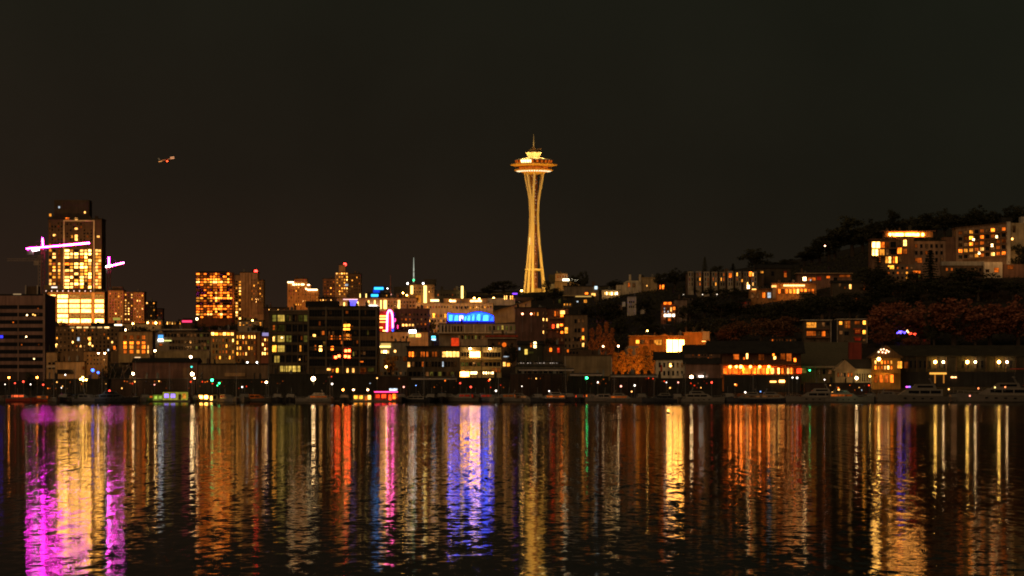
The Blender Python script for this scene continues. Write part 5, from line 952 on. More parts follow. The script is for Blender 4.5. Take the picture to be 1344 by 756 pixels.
def tree_meshes(kind, seed):
    """unit trees, 10 m tall and about 7 m (round), 4.6 m (conifer), 3 m (column) wide"""
    rr = random.Random(seed); t, c = MB(), MB()
    if kind == 'round':
        t.tube((0, 0, -.6), (.1, 0, 2.6), .34, .25, 8); t.tube((.1, 0, 2.6), (.2, .1, 6.5), .25, .09, 6)
        for i in range(34):
            while True:
                p = Vector((rr.uniform(-1, 1), rr.uniform(-1, 1), rr.uniform(-1, 1)))
                if p.length < 1: break
            q = Vector((p.x*2.75*(1-.25*max(0, p.z)), p.y*2.75, 5.9 + p.z*3.3)); r = rr.uniform(.55, 1.15)
            if i < 9: t.tube((.12, .05, rr.uniform(2.4, 4.5)), q, .12, .03, 5)
            for _ in range(int(46*r*r)+12):
                d = Vector((rr.gauss(0, 1), rr.gauss(0, 1), rr.gauss(0, .8))).normalized()*r*rr.random()**.4; leafquad(c, q+d, rr.uniform(.35, .62), rr)
    elif kind == 'conifer':
        t.tube((0, 0, -.6), (0, 0, 9.6), .28, .04, 7)
        n = 15
        for j in range(n):
            z = 1.4 + j*.57; R0 = 2.3*(1-j/n)**.85 + .15; m = int(7 + 6*(1-j/n)); a0 = rr.random()*6
            for i in range(m):
                a = a0 + 6.283*i/m + rr.uniform(-.2, .2); L = R0*rr.uniform(.7, 1.1)
                for s in range(5):
                    f = (s+.6)/5; p = Vector((math.cos(a)*L*f, math.sin(a)*L*f, z - .35*f*L*.5 + rr.uniform(-.12, .12))); leafquad(c, p, .36+.3*(1-f)+.12*rr.random(), rr)
    else:
        t.tube((0, 0, -.6), (0, 0, 8.5), .22, .05, 6)
        for i in range(1100):
            z = .9 + 9*rr.random(); R0 = 1.45*math.sin(math.pi*min(1, (z-.2)/10.2))**.7 * (.8+.35*math.sin(z*2.1+seed)+.1); a = rr.random()*6.283; r = R0*rr.random()**.45
            leafquad(c, Vector((math.cos(a)*r, math.sin(a)*r, z)), rr.uniform(.25, .5), rr)
        for i in range(10): z = 1+i*.7; a = i*2.4; t.tube((0, 0, z), (math.cos(a)*.8, math.sin(a)*.8, z+1.4), .06, .02, 4)
    return t.mesh('trunk', BARK), c.mesh('crown', LEAF['g'])
TM = {(k, i): tree_meshes(k, 7*i+len(k)) for k in ('round', 'conifer', 'column') for i in range(4)}
WID = {'round': 5.6, 'conifer': 4.7, 'column': 3.1}
NT = [0]
def tree(px, yt, w, h, kind, leaf, label, group=None, D=None, nm=None):
    D = D or ground_D(px, yt+h); k = D/F; zb = ground_z(px, D) - .3; hh = max(3.0, (PZ(yt, D) - zb)); NT[0] += 1
    t = thing(nm or {'round': 'leafy_tree', 'conifer': 'conifer_tree', 'column': 'poplar_tree'}[kind], label, 'tree', (PX(px, D), D, zb), group, R.uniform(0, 6.28))
    t.scale = (w*k/WID[kind],)*2 + (hh/10,)
    a, c = TM[(kind, NT[0] % 4)]; link('trunk', a, t)
    o = link('crown', c, t)
    if leaf != 'g': o.material_slots[0].link = 'OBJECT'; o.material_slots[0].material = LEAF[leaf]
    return t
EXTRA = 1.35
OR = 'first second third fourth fifth sixth seventh eighth ninth tenth eleventh twelfth thirteenth fourteenth fifteenth sixteenth seventeenth eighteenth nineteenth twentieth twenty-first twenty-second twenty-third twenty-fourth twenty-fifth twenty-sixth twenty-seventh twenty-eighth twenty-ninth thirtieth thirty-first thirty-second thirty-third thirty-fourth thirty-fifth thirty-sixth thirty-seventh'.split()
def row(look, where, group, items, kind='round', leaf='g', D=None):
    items = sorted(items); n = len(items)
    for i, it in enumerate(items):
        px, yt, w, h = it[:4]; kd = it[4] if len(it) > 4 else kind; lf = it[5] if len(it) > 5 else leaf
        nth = 'leftmost' if i == 0 else ('rightmost' if i == n-1 else OR[i] + ' from left')
        tree(px, yt, w, h, kd, lf, f"{look} {'conifer' if kd == 'conifer' else 'tree'}, {nth} {where}", group, D)
row('dark crest', 'along the skyline above the terraced condos', 'trees on the right hill crest', [(1056,328,26,26),(1076,309,30,38),(1096,293,36,50),(1119,279,52,66),(1144,285,34,50),(1174,271,30,52),(1196,282,26,36),(1216,276,34,42),(1240,271,30,42),(1262,278,28,34),(1284,267,34,46),(1306,274,28,36),(1326,267,30,44),(1344,266,34,44),(1066,322,40,40),(1088,305,40,40),(1132,296,46,50),(1160,284,40,52),(1186,284,34,44),(1206,280,36,40),(1228,278,40,44),(1252,282,40,40),(1272,280,40,40),(1296,276,40,40),(1316,276,40,40),(1336,274,40,40)], D=2240)
row('dark skyline', 'behind the pale hill crest terrace', 'trees on the middle hill crest', [(868,355,22,22),(886,350,24,26),(905,352,22,20),(925,336,16,40,'conifer'),(942,346,20,30),(962,345,18,20,'conifer'),(991,321,42,44),(1014,342,28,22),(1034,338,24,24)], D=2235)
row('dark slope', 'in the wood under the hill crest terrace', 'trees on the dark middle slope', [(848,388,26,26),(905,396,30,30),(925,386,34,32),(946,392,36,34),(968,388,30,34),(992,394,36,36),(1016,394,34,36),(1041,390,36,34),(1066,380,34,34)])
row('dim brown', 'in the lower wood above the restaurant roofs', 'trees on the lower middle slope', [(905,418,34,30),(936,414,40,36),(966,416,40,36,'round','b'),(1000,412,44,40,'round','b'),(1034,410,40,40,'round','b'),(955,430,34,24,'round','r'),(1030,432,30,18,'round','r')], leaf='g')
row('dark mixed', 'in the gully left of the narrow white house', 'trees in the dark gully', [(770,398,22,26),(786,396,28,36),(802,392,30,38),(814,412,24,36),(812,436,20,36),(846,408,26,26),(858,424,26,18)])
row('dark green', 'below the long flat roofed hill house', 'trees below the hill houses', [(1062,392,36,32),(1088,384,38,36),(1116,380,40,42),(1142,382,40,42),(1131,346,24,34),(1153,336,34,48,'conifer'),(1040,404,30,24)])
row('big sodium tinted autumn', 'on the bank above the dark wharf hall', 'autumn trees above the wharf', [(1170,388,60,66),(1206,392,50,60),(1252,380,72,80),(1300,390,64,68),(1336,384,54,72),(1158,424,36,34),(1280,410,44,50)], leaf='r')
row('dark bank', 'on the slope just below the hilltop condominiums', 'trees on the bank below the condos', [(1146,346,38,40),(1157,350,30,36),(1166,360,34,30),(1186,364,36,28),(1208,368,34,26),(1232,362,36,30),(1256,366,40,28),(1284,366,44,28),(1306,360,36,30),(1330,364,40,30),(1148,372,40,30),(1196,378,40,26),(1244,380,44,24)])
row('low dark', 'directly below the pale hill crest terrace', 'shrubs below the hill crest terrace', [(903,372,18,16),(918,374,20,16),(933,375,20,16),(949,376,20,16),(964,376,20,16),(980,380,20,14)])
tree(1221, 326, 38, 56, 'conifer', 'k', 'tall broad dark conifer standing before the stepped hilltop condo terrace')
tree(1270, 346, 62, 40, 'round', 'g', 'broad dark round tree below the large condominium balconies')
tree(1226, 402, 30, 58, 'round', 'g', 'dark green tree between the red brown autumn trees above the wharf')
tree(1337, 314, 26, 48, 'round', 'g', 'dark tree covering the foot of the pale condo end tower')
tree(1196, 440, 26, 16, 'round', 'r', 'small shrubby tree lit red beside blue fairy lights')
tree(1200, 352, 20, 30, 'round', 'g', 'small dark tree under the glowing bays of the left condo')
row('dim rust', 'behind the blank concrete store', 'rusty poplars behind the store', [(777,430,13,44),(786,425,14,50),(796,422,14,54),(803.6,430,11,50)], 'column', 'd', 1625)
row('glowing orange', 'in the sodium lit hedge beside the blank store', 'glowing orange poplars', [(808,462,13,34),(817,460,14,36),(827,457,15,38),(837,456,15,40),(847,454,16,42),(857,459,14,36)], 'column', 'o', 1605)
tree(872, 458, 16, 16, 'round', 'd', 'rust tree against the brilliant glass front, left one', D=1640); tree(896, 457, 18, 18, 'round', 'd', 'rust tree against the brilliant glass front, right one', D=1640)
for x, y, p in ((812, 489, 2600), (826, 488, 3200), (842, 487, 3400), (857, 488, 2600)): spot('sodium_uplight', (PX(x, 1590), 1592, PZ(y, 1590)), (PX(x, 1606), 1608, PZ(462, 1606)), p*.8, (1, .40, .04), 130)
spot('sodium_uplight', (PX(790, 1612), 1612, PZ(464, 1612)), (PX(790, 1628), 1628, PZ(440, 1628)), 1500, (1, .36, .05), 130)
tree(513, 463, 24, 28, 'round', 'o', 'small orange green tree with lamp before the grey waterside building', D=1628)
tree(661, 366, 36, 30, 'round', 'g', 'broad dark tree on the skyline left of the observation tower foot', D=2950)
tree(642, 374, 24, 18, 'round', 'g', 'low dark tree on the skyline further left of the tower foot', D=2900)
tree(717, 364, 11, 11, 'round', 'g', 'tiny dark tree right against the tower leg', D=2500)
tree(766, 353, 12, 20, 'round', 'g', 'dark tree right of the hilltop white light strip', D=2520); tree(755, 357, 16, 12, 'round', 'g', 'low dark tree behind the hilltop white light strip', D=2530)
tree(808, 366, 24, 18, 'round', 'g', 'dark skyline tree above the brilliant hilltop market row', D=2600); tree(785, 380, 14, 14, 'round', 'g', 'small tree lit green beside the yellow lit ledge', D=2320)
tree(727, 376, 26, 36, 'round', 'g', 'dark tree filling the gap below tower foot and hilltop hall', D=2270); tree(704, 384, 22, 26, 'round', 'g', 'dark tree directly under the observation tower base', D=2280)
tree(566, 418, 14, 20, 'round', 'g', 'dark round tree left of the blue glass pavilion', D=1990); tree(670, 446, 16, 26, 'round', 'g', 'dark tree between the red roofed pub and the hillside house', D=1650); tree(722, 440, 22, 22, 'round', 'g', 'dark tree before the red lit apartment middle', D=1700)
tree(186, 424, 34, 18, 'round', 'g', 'broad dark tree beside bright white street lamp below brown slabs', D=2050); tree(203, 427, 18, 14, 'round', 'g', 'dark tree left of the grey flat roofed office', D=2050); tree(217, 422, 9, 9, 'round', 'g', 'small dark skyline tree between two low lit roofs', D=2400)
tree(85, 417, 22, 20, 'round', 'b', 'dark tree cut out against the bright office floors of the high-rise', D=2000)
row('low dark', 'in the shrubby clump before the warm brick mid-rise', 'shrubs before the brick mid-rise', [(307,471,16,10),(315,469,18,11),(324,471,16,10)], D=1600)
row('dark silhouette', 'on the roof terrace skyline under the twin lit towers', 'trees on the terrace below the towers', [(262,422,18,9),(282,423,20,8),(303,422,20,9),(336,423,22,9)], D=2200)
row('dark waterside', 'behind the dock left of the long reddish shed', 'waterside trees at left', [(40,486,22,16),(68,494,20,16),(138,478,18,26),(150,476,16,24)], D=1530)
def bare(px, yt, label):
    D = 1520; zb = ground_z(px, D); t = thing('bare_tree', label, 'tree', (PX(px, D), D, zb), 'pale bare trunks by the shed'); h = PZ(yt, D) - zb; rr = random.Random(px); m = MB(); p = Vector((0, 0, -.3)); m2 = MB()
    for i in range(6):
        q = Vector((rr.uniform(-.45, .45)*(i+1)**.6, rr.uniform(-.3, .3), h*(i+1)/6)); m.tube(p, q, .2-.022*i, .178-.022*i, 6)
        if i > 1: m2.tube(q, q+Vector((rr.choice((-1, 1))*rr.uniform(.6, 1.5), 0, rr.uniform(.5, 1.4))), .06, .02, 4)
        p = q
    m.build('trunk', BIRCH, t); m2.build('branches', BIRCH, t)
for i, x in enumerate((144.5, 151.5, 158.6, 165, 172)): bare(x, 473+R.uniform(-1, 2), ('leftmost' if i == 0 else ('rightmost' if i == 4 else OR[i])) + ' of five pale bare trunks left of the reddish shed')
# undergrowth on the slopes
u = MB(); rr = random.Random(9)
for _ in range(6000):
    px = rr.uniform(770, 1620); D = rr.uniform(1620, 2230); x = PX(px, D); z = ground_z(px, D); s = rr.uniform(.8, 2.2)
    for _ in range(7): leafquad(u, Vector((x+rr.gauss(0, s*.7), D+rr.gauss(0, s*.7), z+abs(rr.gauss(0, .6))*s)), rr.uniform(.7, 1.3), rr)
tag(u.build('undergrowth', LEAF['g']), kind='stuff')

# ---------------------------------------------------------------- small houses on the slopes
for px, yb, w_, h_, kk, lb in ((1030, 410, 12, 7, 'dor', 'tiny dark cottage with a pale window pair in the wood above restaurant'), (1058, 392, 14, 6, 'dim', 'low dark cottage with a line of dots under long flat house'), (936, 408, 16, 9, 'dor', 'dim gabled cottage in the dark wood left of the cafe'), (977, 404, 16, 9, 'redd', 'dim reddish gabled cottage under the pale terrace right end'), (905, 398, 18, 8, 'dim', 'dark flat cottage under the pale terrace left end'), (812, 408, 10, 8, 'dor', 'small cottage left of the narrow white house'), (1020, 452, 16, 8, 'ora', 'small house with glowing eaves above the restaurant roof'), (1038, 451, 14, 7, 'dor', 'second small house with glowing eaves above the restaurant roof'), (790, 424, 14, 9, 'redd', 'dim house in the gully above the rusty poplars'), (745, 404, 12, 7, 'yel', 'small house with yellow window below the yellow lit ledge'), (1160, 436, 14, 12, 'dor', 'dark house with orange windows left of blue fairy lights'), (1212, 452, 18, 8, 'redd', 'low house washed red above the dark wharf roof'), (1128, 398, 12, 8, 'dor', 'tiny cottage above the low hillside flats'), (960, 438, 18, 9, 'dor', 'dim cottage among brown trees above the boat shed')):
    b = Bld('cottage', lb, 'house', px, yb); x0, x1 = px-w_/2, px+w_/2; b.wall(x0, x1, yb-h_, mat=S('cottage_wall_%s' % kk, {'dor': (.2, .12, .07), 'dim': (.1, .08, .06), 'redd': (.22, .09, .06), 'ora': (.3, .14, .06), 'yel': (.25, .17, .1)}[kk]), dep=8); b.gable(x0, x1, yb-h_+.2, yb-h_-3.4, 8)
    n = int(w_/4)
    for i in range(n):
        x = x0+1+i*(w_-1)/n; b.win(x, yb-h_+1.4, x+1.8, yb-h_+4, kk if R.random() < .65 else 'off')
    b.done()
# ---------------------------------------------------------------- low dark sheds added along the quay to keep its lit front dark
for cx, x0, x1, y, mt, lb in ((95, 58, 142, 498, 'a', 'added low dark shed hiding the quay below the beige lit walls'), (215, 146, 256, 497.5, 'b', 'added low dark shed hiding the quay before the long reddish shed'), (305, 258, 352, 498, 'a', 'added low dark shed hiding the quay before the flat brown shed'), (425, 353, 494, 491.5, 'a', 'added low dark shed hiding the quay under the waterfront office'), (515, 496, 535, 494, 'b', 'added low dark shed hiding the quay below the grey waterside building'), (600, 537, 668, 496.5, 'a', 'added low dark shed hiding the quay below the gallery'), (710, 670, 744, 491, 'b', 'added low dark shed hiding the quay below the parking deck'), (772, 746, 799, 494.5, 'a', 'added low dark shed hiding the quay below the blank concrete store'), (832, 801, 860, 493.5, 'b', 'added low dark shed hiding the quay below the glowing orange poplars'), (905, 861, 948, 497, 'a', 'added low dark shed hiding the quay below the white house'), (1092, 1056, 1143, 503, 'b', 'added low dark shed hiding the quay left of the amber grill')):
    b = Bld('added_dark_shed', lb, 'added shed', cx, D=1516, group='added low dark sheds'); b.wall(x0, x1, y, mat=S('added_dark_shed_' + mt, (.035, .03, .022) if mt == 'a' else (.06, .035, .025), .8), dep=5); b.slab(x0, x1, y, .8, .3, 5, S('dock_roof_' + mt, (.05, .045, .035) if mt == 'a' else (.10, .08, .065)))
    n = int((x1-x0)/3.2)
    on = False
    for i in range(n):
        on = (R.random() < .75) if on else (R.random() < .16)
        if not on: continue
        x = x0+1+3.2*i+R.uniform(-.8, .8); yy = y + R.choice((2, 2.6, 5, 8, 11)); b.win(x, yy, x+R.uniform(.9, 2.2), yy+R.uniform(1.2, 2.2), R.choice(['off', 'dim', 'redd', 'red', 'pale', 'dor', 'dor', 'ora', 'dim', 'cool' if R.random() < .3 else 'off']))
    b.done()
# ---------------------------------------------------------------- lamps
POLE = S('lamp_pole_grey', (.2, .2, .19), .5, .1, metal=.5)
def lamp(px, py, D, glow, col, power, label, r=.4, post=7.0, nm='street_lamp', group=None, arm=True):
    z = PZ(py, D); t = thing(nm, label, 'lamp', (PX(px, D), D, z-post), group)
    MB().tube((0, 0, -.4), (0, 0, post-.1), .11, .07, 8).build('pole', POLE, t)
    if arm: m = MB().tube((0, 0, post-.1), (0, -.7, post+.25), .05); m.box(-.2, .2, -1.15, -.55, post+.22, post+.4); m.build('lamp_head', POLE, t)
    MB().ball((0, -.8, post+.02), r).build('lamp_glass', glow, t)
    return t
WH_, YE_, OR_ = (1, .84, .6), (1, .68, .25), (1, .38, .08)
lamp(252.6, 491, 1512, HOT, WH_, 2600, 'brightest white lamp at the right end of the reddish shed', .75, 10); lamp(255.5, 496.4, 1508, HOT, WH_, 300, 'smaller white lamp just below the brightest shed lamp', .35, 6)
lamp(175, 490.6, 1515, HOT, (1, .7, .45), 1200, 'warm white lamp at the left end of the reddish shed', .55, 8); lamp(250.6, 468.6, 1640, HOT, WH_, 900, 'warm white street lamp above the reddish shed roof', .6, 9)
lamp(203.7, 460.4, 1700, HOT, (.9, .95, 1), 500, 'white street lamp on a pale pole beside orange windowed apartments', .5, 9); lamp(166, 433.2, 2010, HOT, WH_, 2500, 'brilliant white street lamp beside broad dark tree', .8, 10)
lamp(251.6, 481.4, 1512, TEAL, (.1, .8, .6), 0, 'small teal lamp above the brightest white shed lamp', .4, 12); lamp(278.6, 499, 1490, GRN, (.05, 1, .3), 900, 'bright green lamp among the marina boats', .6, 6, 'dock_lamp')
lamp(12, 495.6, 1510, HOTO, OR_, 500, 'orange lamp nearest the left edge above red lit boats', .45, 7); lamp(49, 495.4, 1510, HOTO, OR_, 500, 'orange lamp before office block end wall', .45, 7)
lamp(324.8, 475.6, 1600, WHT, WH_, 150, 'small white lamp left of a pair before the mid-rise', .4, 7, group='lamp pair before the mid-rise'); lamp(337.4, 475.7, 1600, WHT, WH_, 150, 'small white lamp right of a pair before the mid-rise', .4, 7, group='lamp pair before the mid-rise')
lamp(349.6, 501.8, 1480, HOT, (1, .8, .75), 300, 'white lamp at the right end of the left marina', .45, 5, 'dock_lamp'); lamp(507, 481.4, 1620, HOTY, YE_, 700, 'yellow lamp inside the small orange green tree', .5, 6); lamp(497.2, 479.4, 1620, TEAL, (.1, .8, .7), 0, 'small teal lamp left of the orange green tree', .45, 6)
for x, n in ((450.4, 'left'), (464, 'middle'), (482.8, 'right')): lamp(x, 511.6, 1440, HOTO if x < 455 else lit('peach_lamp', (1, .55, .25), 14), (1, .5, .2), 260, n + ' of three low dock lamps under dark waterfront office', .42, 3, 'dock_lamp', 'three low dock lamps')
lamp(685.7, 412, 1770, lit('rose_lamp', (1, .3, .14), 12), (1, .3, .15), 300, 'left of two rose lamps before the apartment block', .5, 9, group='rose lamps'); lamp(697.3, 412, 1770, MATS['rose_lamp'], (1, .3, .15), 300, 'right of two rose lamps before the apartment block', .5, 9, group='rose lamps')
lamp(684.7, 381.6, 2900, HOTY, YE_, 1500, 'amber lamp at the left foot of the observation tower', .8, 9); lamp(681.4, 394.2, 2200, HOT, WH_, 300, 'small white lamp over the sloping hall roof', .5, 8); lamp(648, 391.6, 2160, HOTY, YE_, 800, 'amber lamp behind the institute roof right end', .6, 9)
lamp(791.6, 454.6, 1610, lit('peach_lamp_b', (1, .6, .3), 10), (1, .5, .2), 350, 'peach lamp among the rusty poplars', .45, 8); lamp(811.6, 454.2, 1615, HOT, WH_, 200, 'small white lamp right of the rusty poplars', .4, 8); lamp(849.6, 434.2, 1730, HOTY, YE_, 300, 'dim yellow lamp above the orange lit hall roof', .4, 8)
lamp(907.4, 495, 1530, HOT, WH_, 2200, 'brilliant white lamp beside the brown boat shed door', .75, 8); lamp(880.2, 480.2, 1568, HOTY, YE_, 160, 'entry lamp of the small white house', .32, 5)
lamp(1153.2, 471.4, 1532, HOTY, YE_, 1600, 'brilliant amber lamp at the grill gable', .75, 10); lamp(1124, 496.4, 1538, HOT, WH_, 1600, 'brilliant white lamp at the boat club door', .65, 5); lamp(1141.6, 494, 1538, HOTY, YE_, 200, 'small yellow lamp at the boat club corner', .36, 5); lamp(1062.6, 486, 1556, GRN, (.1, 1, .3), 260, 'green lamp at the terminal shed door', .36, 5)
for x, n in ((1227.2, 'left lamp of the left'), (1237.8, 'right lamp of the left'), (1269.4, 'left lamp of the middle'), (1279.8, 'right lamp of the middle'), (1310.8, 'left lamp of the right'), (1321.4, 'right lamp of the right')):
    lamp(x, 475.2, 1549.2, HOTY if x in (1227.2, 1269.4, 1310.8) else HOT, (1, .84, .42), 1500 if x in (1227.2, 1269.4, 1310.8) else 600, n + ' pair on the dark wharf hall', .72 if x in (1227.2, 1269.4, 1310.8) else .5, 2.2, 'wharf_lamp', 'paired lamps on the wharf hall')
lamp(770, 496, 1500, GRN, (.05, 1, .25), 700, 'bright green lamp under the covered moorage right of centre', .55, 5, 'dock_lamp'); lamp(1082.6, 322.6, 2180, lit('rose_white_lamp', (1, .5, .3), 10), OR_, 200, 'lone tiny lamp high on the dark hill', .45, 7); lamp(1268, 364.6, 2020, HOT, WH_, 300, 'small white lamp on the road under the large condominium', .5, 7)
lamp(1263, 403.4, 1840, lit('dim_peach_lamp', (1, .5, .25), 3), OR_, 60, 'dim peach lamp among the red brown autumn trees', .5, 7); lamp(194, 423.6, 2290, HOTY, YE_, 900, 'left amber lamp on the low orange pavilion', .55, 5, group='amber pavilion lamps'); lamp(204.6, 424, 2290, HOTY, YE_, 1400, 'right amber lamp on the low orange pavilion', .7, 5, group='amber pavilion lamps'); lamp(174.6, 424.8, 2290, HOTY, YE_, 900, 'amber lamp under the brown apartment slabs', .6, 5)
lamp(535, 372.2, 2240, WHT, WH_, 200, 'white roof lamp left of the tall white mast', .6, 6, 'roof_lamp'); lamp(555.6, 372.2, 2240, WHT, WH_, 200, 'white roof lamp right of the tall white mast', .6, 6, 'roof_lamp'); lamp(508.6, 378.6, 2190, WHT, WH_, 100, 'small white roof lamp beside the upper blue panel', .4, 5, 'roof_lamp')
lamp(258.6, 418.6, 2600, HOT, WH_, 900, 'white lamp at the foot of the rounded lit tower', .7, 9); lamp(331.6, 420.6, 2290, HOTY, YE_, 300, 'yellow lamp at the foot of the beacon tower', .5, 7)
lamp(529, 384.6, 2200, HOTY, YE_, 400, 'left of two amber lamps beside the brown hilltop building', .5, 6, group='amber hilltop lamps'); lamp(534, 387.6, 2200, HOTY, YE_, 400, 'right of two amber lamps beside the brown hilltop building', .5, 6, group='amber hilltop lamps')
for x, y, n in ((591, 394.6, 'left'), (622.4, 391.4, 'middle'), (629, 392.4, 'right')): lamp(x, y, 1995, HOTY, YE_, 500, n + ' of three amber lamps on the pale institute roof', .5, 5, 'roof_lamp', 'amber institute roof lamps')
lamp(129.5, 463.6, 1630, HOT, WH_, 160, 'left of two white lamps on the beige lit wall', .36, 5, group='beige wall lamps'); lamp(137.8, 463.6, 1630, HOT, WH_, 160, 'right of two white lamps on the beige lit wall', .42, 5, group='beige wall lamps'); lamp(720.8, 516.4-3, 1430, lit('tiny_white', (1, .8, .7), 6), WH_, 0, 'tiny white dock light below the parking deck', .25, 3, 'dock_lamp')
for x, y, n in ((122, 486, 'larger left'), (129, 489, 'smaller right')): lamp(x, y, 1518, lit('blue_lamp', (.03, .12, 1), 7), (.05, .15, 1), 500, n + ' blue lamp by the dark waterside trees', .7 if x < 125 else .5, 6, 'dock_lamp', 'blue waterside lamps')
for x, y, n in ((106, 497.6, 'leftmost'), (109, 495.4, 'topmost'), (109.4, 499, 'lowest'), (113.4, 498.4, 'rightmost')): lamp(x, y, 1490, HOTY, YE_, 160, n + ' amber lamp in the cluster above the white bow', .42, 5, 'dock_lamp', 'amber cluster above the white bow')
for i, (x, y) in enumerate(((1284, 456.4), (1290, 456.2), (1295, 456.6), (1312, 455.6), (1318, 456), (1326, 455), (1331, 456.4), (1338, 455.4))): lamp(x, y, 1620, lit('road_lamp_pale', (1, .62, .25), 5) if i > 2 else lit('road_lamp_green', (.7, .75, .15), 2), YE_, 0, 'small road light just above the wharf hall roof, ' + ('leftmost' if i == 0 else ('rightmost' if i == 7 else OR[i] + ' from left')), .38, 3, 'road_light', 'road lights above the wharf roof')
for i, (x, y) in enumerate(((897, 387), (908, 387.4), (922, 386.6), (941, 386.4))): lamp(x, y, ground_D(x, y+9), lit('tiny_slope_lamp', (1, .8, .6), 2.5) if i != 1 else GRN, YE_, 0, OR[i] + ' from left of four tiny lamps below the pale crest terrace', .3, 4, 'path_light', 'tiny lamps below the crest terrace')
DL = {'white': lit('dock_white', (1, .85, .7), 5), 'amber': lit('dock_amber', (1, .42, .1), 6), 'red': lit('dock_red', (1, .06, .03), 5), 'green': GRN, 'rose': lit('dock_rose', (1, .35, .25), 4), 'blue': lit('dock_blue', (.2, .4, 1), 4)}
SH = ((7, 504.5, 'white'), (20, 503, 'red'), (31, 501, 'red'), (40.5, 504.5, 'white'), (57, 505, 'red'), (81, 509, 'white'), (86, 492, 'white'), (144, 513, 'red'), (203, 505, 'rose'), (288, 503, 'green'), (285.5, 506, 'green'), (318, 508, 'white'), (436, 504, 'white'), (495, 496.4, 'amber'), (530, 508, 'rose'), (546, 506, 'blue'), (604, 503, 'red'), (618, 508, 'red'), (643, 498, 'amber'), (651, 513, 'white'), (685, 507, 'white'), (784.6, 502, 'white'), (815, 507, 'rose'), (829, 514, 'amber'), (833, 506, 'white'), (874.6, 502, 'white'), (890, 502, 'rose'), (934, 502, 'red'), (964.6, 504.6, 'amber'), (978, 515, 'white'), (998, 514, 'blue'), (1040, 495.6, 'white'), (1046, 496, 'white'), (1082, 498.4, 'white'), (1100.6, 511.6, 'amber'), (1148, 519, 'white'), (1245, 511, 'amber'))
for i, (x, y, cl) in enumerate(SH): lamp(x, y, 1432 + (i*37) % 50, DL[cl], WH_, 0, f'small {cl} dock light at the waterline, {OR[i] if i < len(OR) else str(i+1) + "th"} from left in the long shoreline row', .2 + .05*((i*7) % 5), max(1.5, PZ(y, 1450)-.3), 'dock_light', 'small dock lights along the shore', False)
# fairy lights in the trees and roof masts
def fairy(px, py, D, col, n, w, label):
    t = thing('fairy_lights', label, 'string lights', (PX(px, D), D, ground_z(px, D))); rr = random.Random(px); m = MB(); k = D/F; c = MB(); prev = None
    for i in range(n):
        p = (rr.uniform(-w, w)*k, rr.uniform(-.4, .4), PZ(py, D) - ground_z(px, D) + rr.uniform(-1.6, 1.6)*k); m.ball(p, .32, 6, 4)
        if prev: c.tube(prev, p, .03, n=4)
        prev = p
    m.build('bulbs', lit('fairy_' + label.split()[0], col, 7), t); c.build('wire', BLACK, t)
fairy(1183, 436, 1690, (.10, .06, 1), 14, 6, 'blue fairy lights strung in trees above the amber grill'); fairy(1197, 438, 1690, (1, .05, .02), 8, 5, 'red fairy lights right of the blue ones above the wharf'); fairy(1191, 434.6, 1690, (1, .6, .2), 3, 1.5, 'amber fairy lights between the blue and red ones')
def mast(px, y0, y1, D, label, mat, w_, gl=None):
    t = thing('roof_mast', label, 'mast', (PX(px, D), D, PZ(y1, D))); h = PZ(y0, D)-PZ(y1, D); m = MB(); m.tube((0, 0, -2), (0, 0, h*.6), w_, w_*.7, 8); m.tube((0, 0, h*.6), (0, 0, h), w_*.6, w_*.25, 6); m.build('pole', mat, t)
    m = MB(); m.box(-w_*2.4, w_*2.4, -w_*2.4, w_*2.4, -2, 1.2); m.build('base', GREY, t)
    for f in (.25, .45): MB().lathe([(w_*2, h*f), (w_*2, h*f+.4)], n=10).build('antenna_ring', GREY, t)
    if gl: MB().ball((0, -w_*2, gl[1]*h), gl[2]).build('mast_lamp', gl[0], t)
mast(543, 338, 373, 2270, 'tall thin white mast on the brown hilltop roof', lit('lit_white_mast', (.9, .95, .75), .6), .42, (lit('green_mast_lamp', (.05, 1, .3), 3), .15, .7))  # light on the white mast put in as emission
mast(512.6, 361, 389, 2230, 'thin reddish lattice mast right of the blue panels', S('mast_red', (.6, .2, .14), .5), .5, (lit('mast_peach', (1, .4, .3), 1.6), .1, .8))
# ---------------------------------------------------------------- cars on the parking deck
def car():
    t = thing('parked_car', '', 'car', (0, 0, 0), 'cars parked on the deck')
    MB().prismx([(-.9, .35), (.9, .35), (.9, .8), (.8, .95), (-.8, .95), (-.9, .8)], -2.2, 2.2).build('body', S('car_paint', (.3, .28, .27), .3, .05, rnd=.8), t)
    m = MB().prism([(-1.5, .95), (1.1, .95), (.55, 1.5), (-1.05, 1.5)], -.72, .72); m.build('cabin', W_['off'], t); MB().box(-1.0, .5, -.7, .7, 1.5, 1.55).build('roof', MATS['car_paint'], t)
    for x in (-1.35, 1.35):
        for y in (-.82, .82): m = MB(); m.tube((x, y-.1, .33), (x, y+.1, .33), .33, n=14); m.build('wheel', BLACK, t)
    for y in (-.6, .6): MB().box(2.2, 2.26, y-.2, y+.2, .6, .8).build('headlight_glint', lit('car_glint_glow', (1, .8, .65), .7, rnd=.8), t)  # faint emission added for the glints off the parked cars
    return t
c0 = car(); zc = PZ(480, 1580) + .53
for i, x in enumerate((683, 689.4, 696, 703.6, 711, 719, 727.6, 734)):
    lab = ('leftmost' if i == 0 else ('rightmost' if i == 7 else OR[i] + ' from left')) + ' car in the row on the open parking deck'; rz = math.radians(-90 + R.uniform(-50, 50))
    if i == 0: c0['label'] = lab; c0.location = (PX(x, 1583), 1583, zc); c0.rotation_euler.z = rz
    else: dup(c0, lab, (PX(x, 1583), 1583, zc), rz)
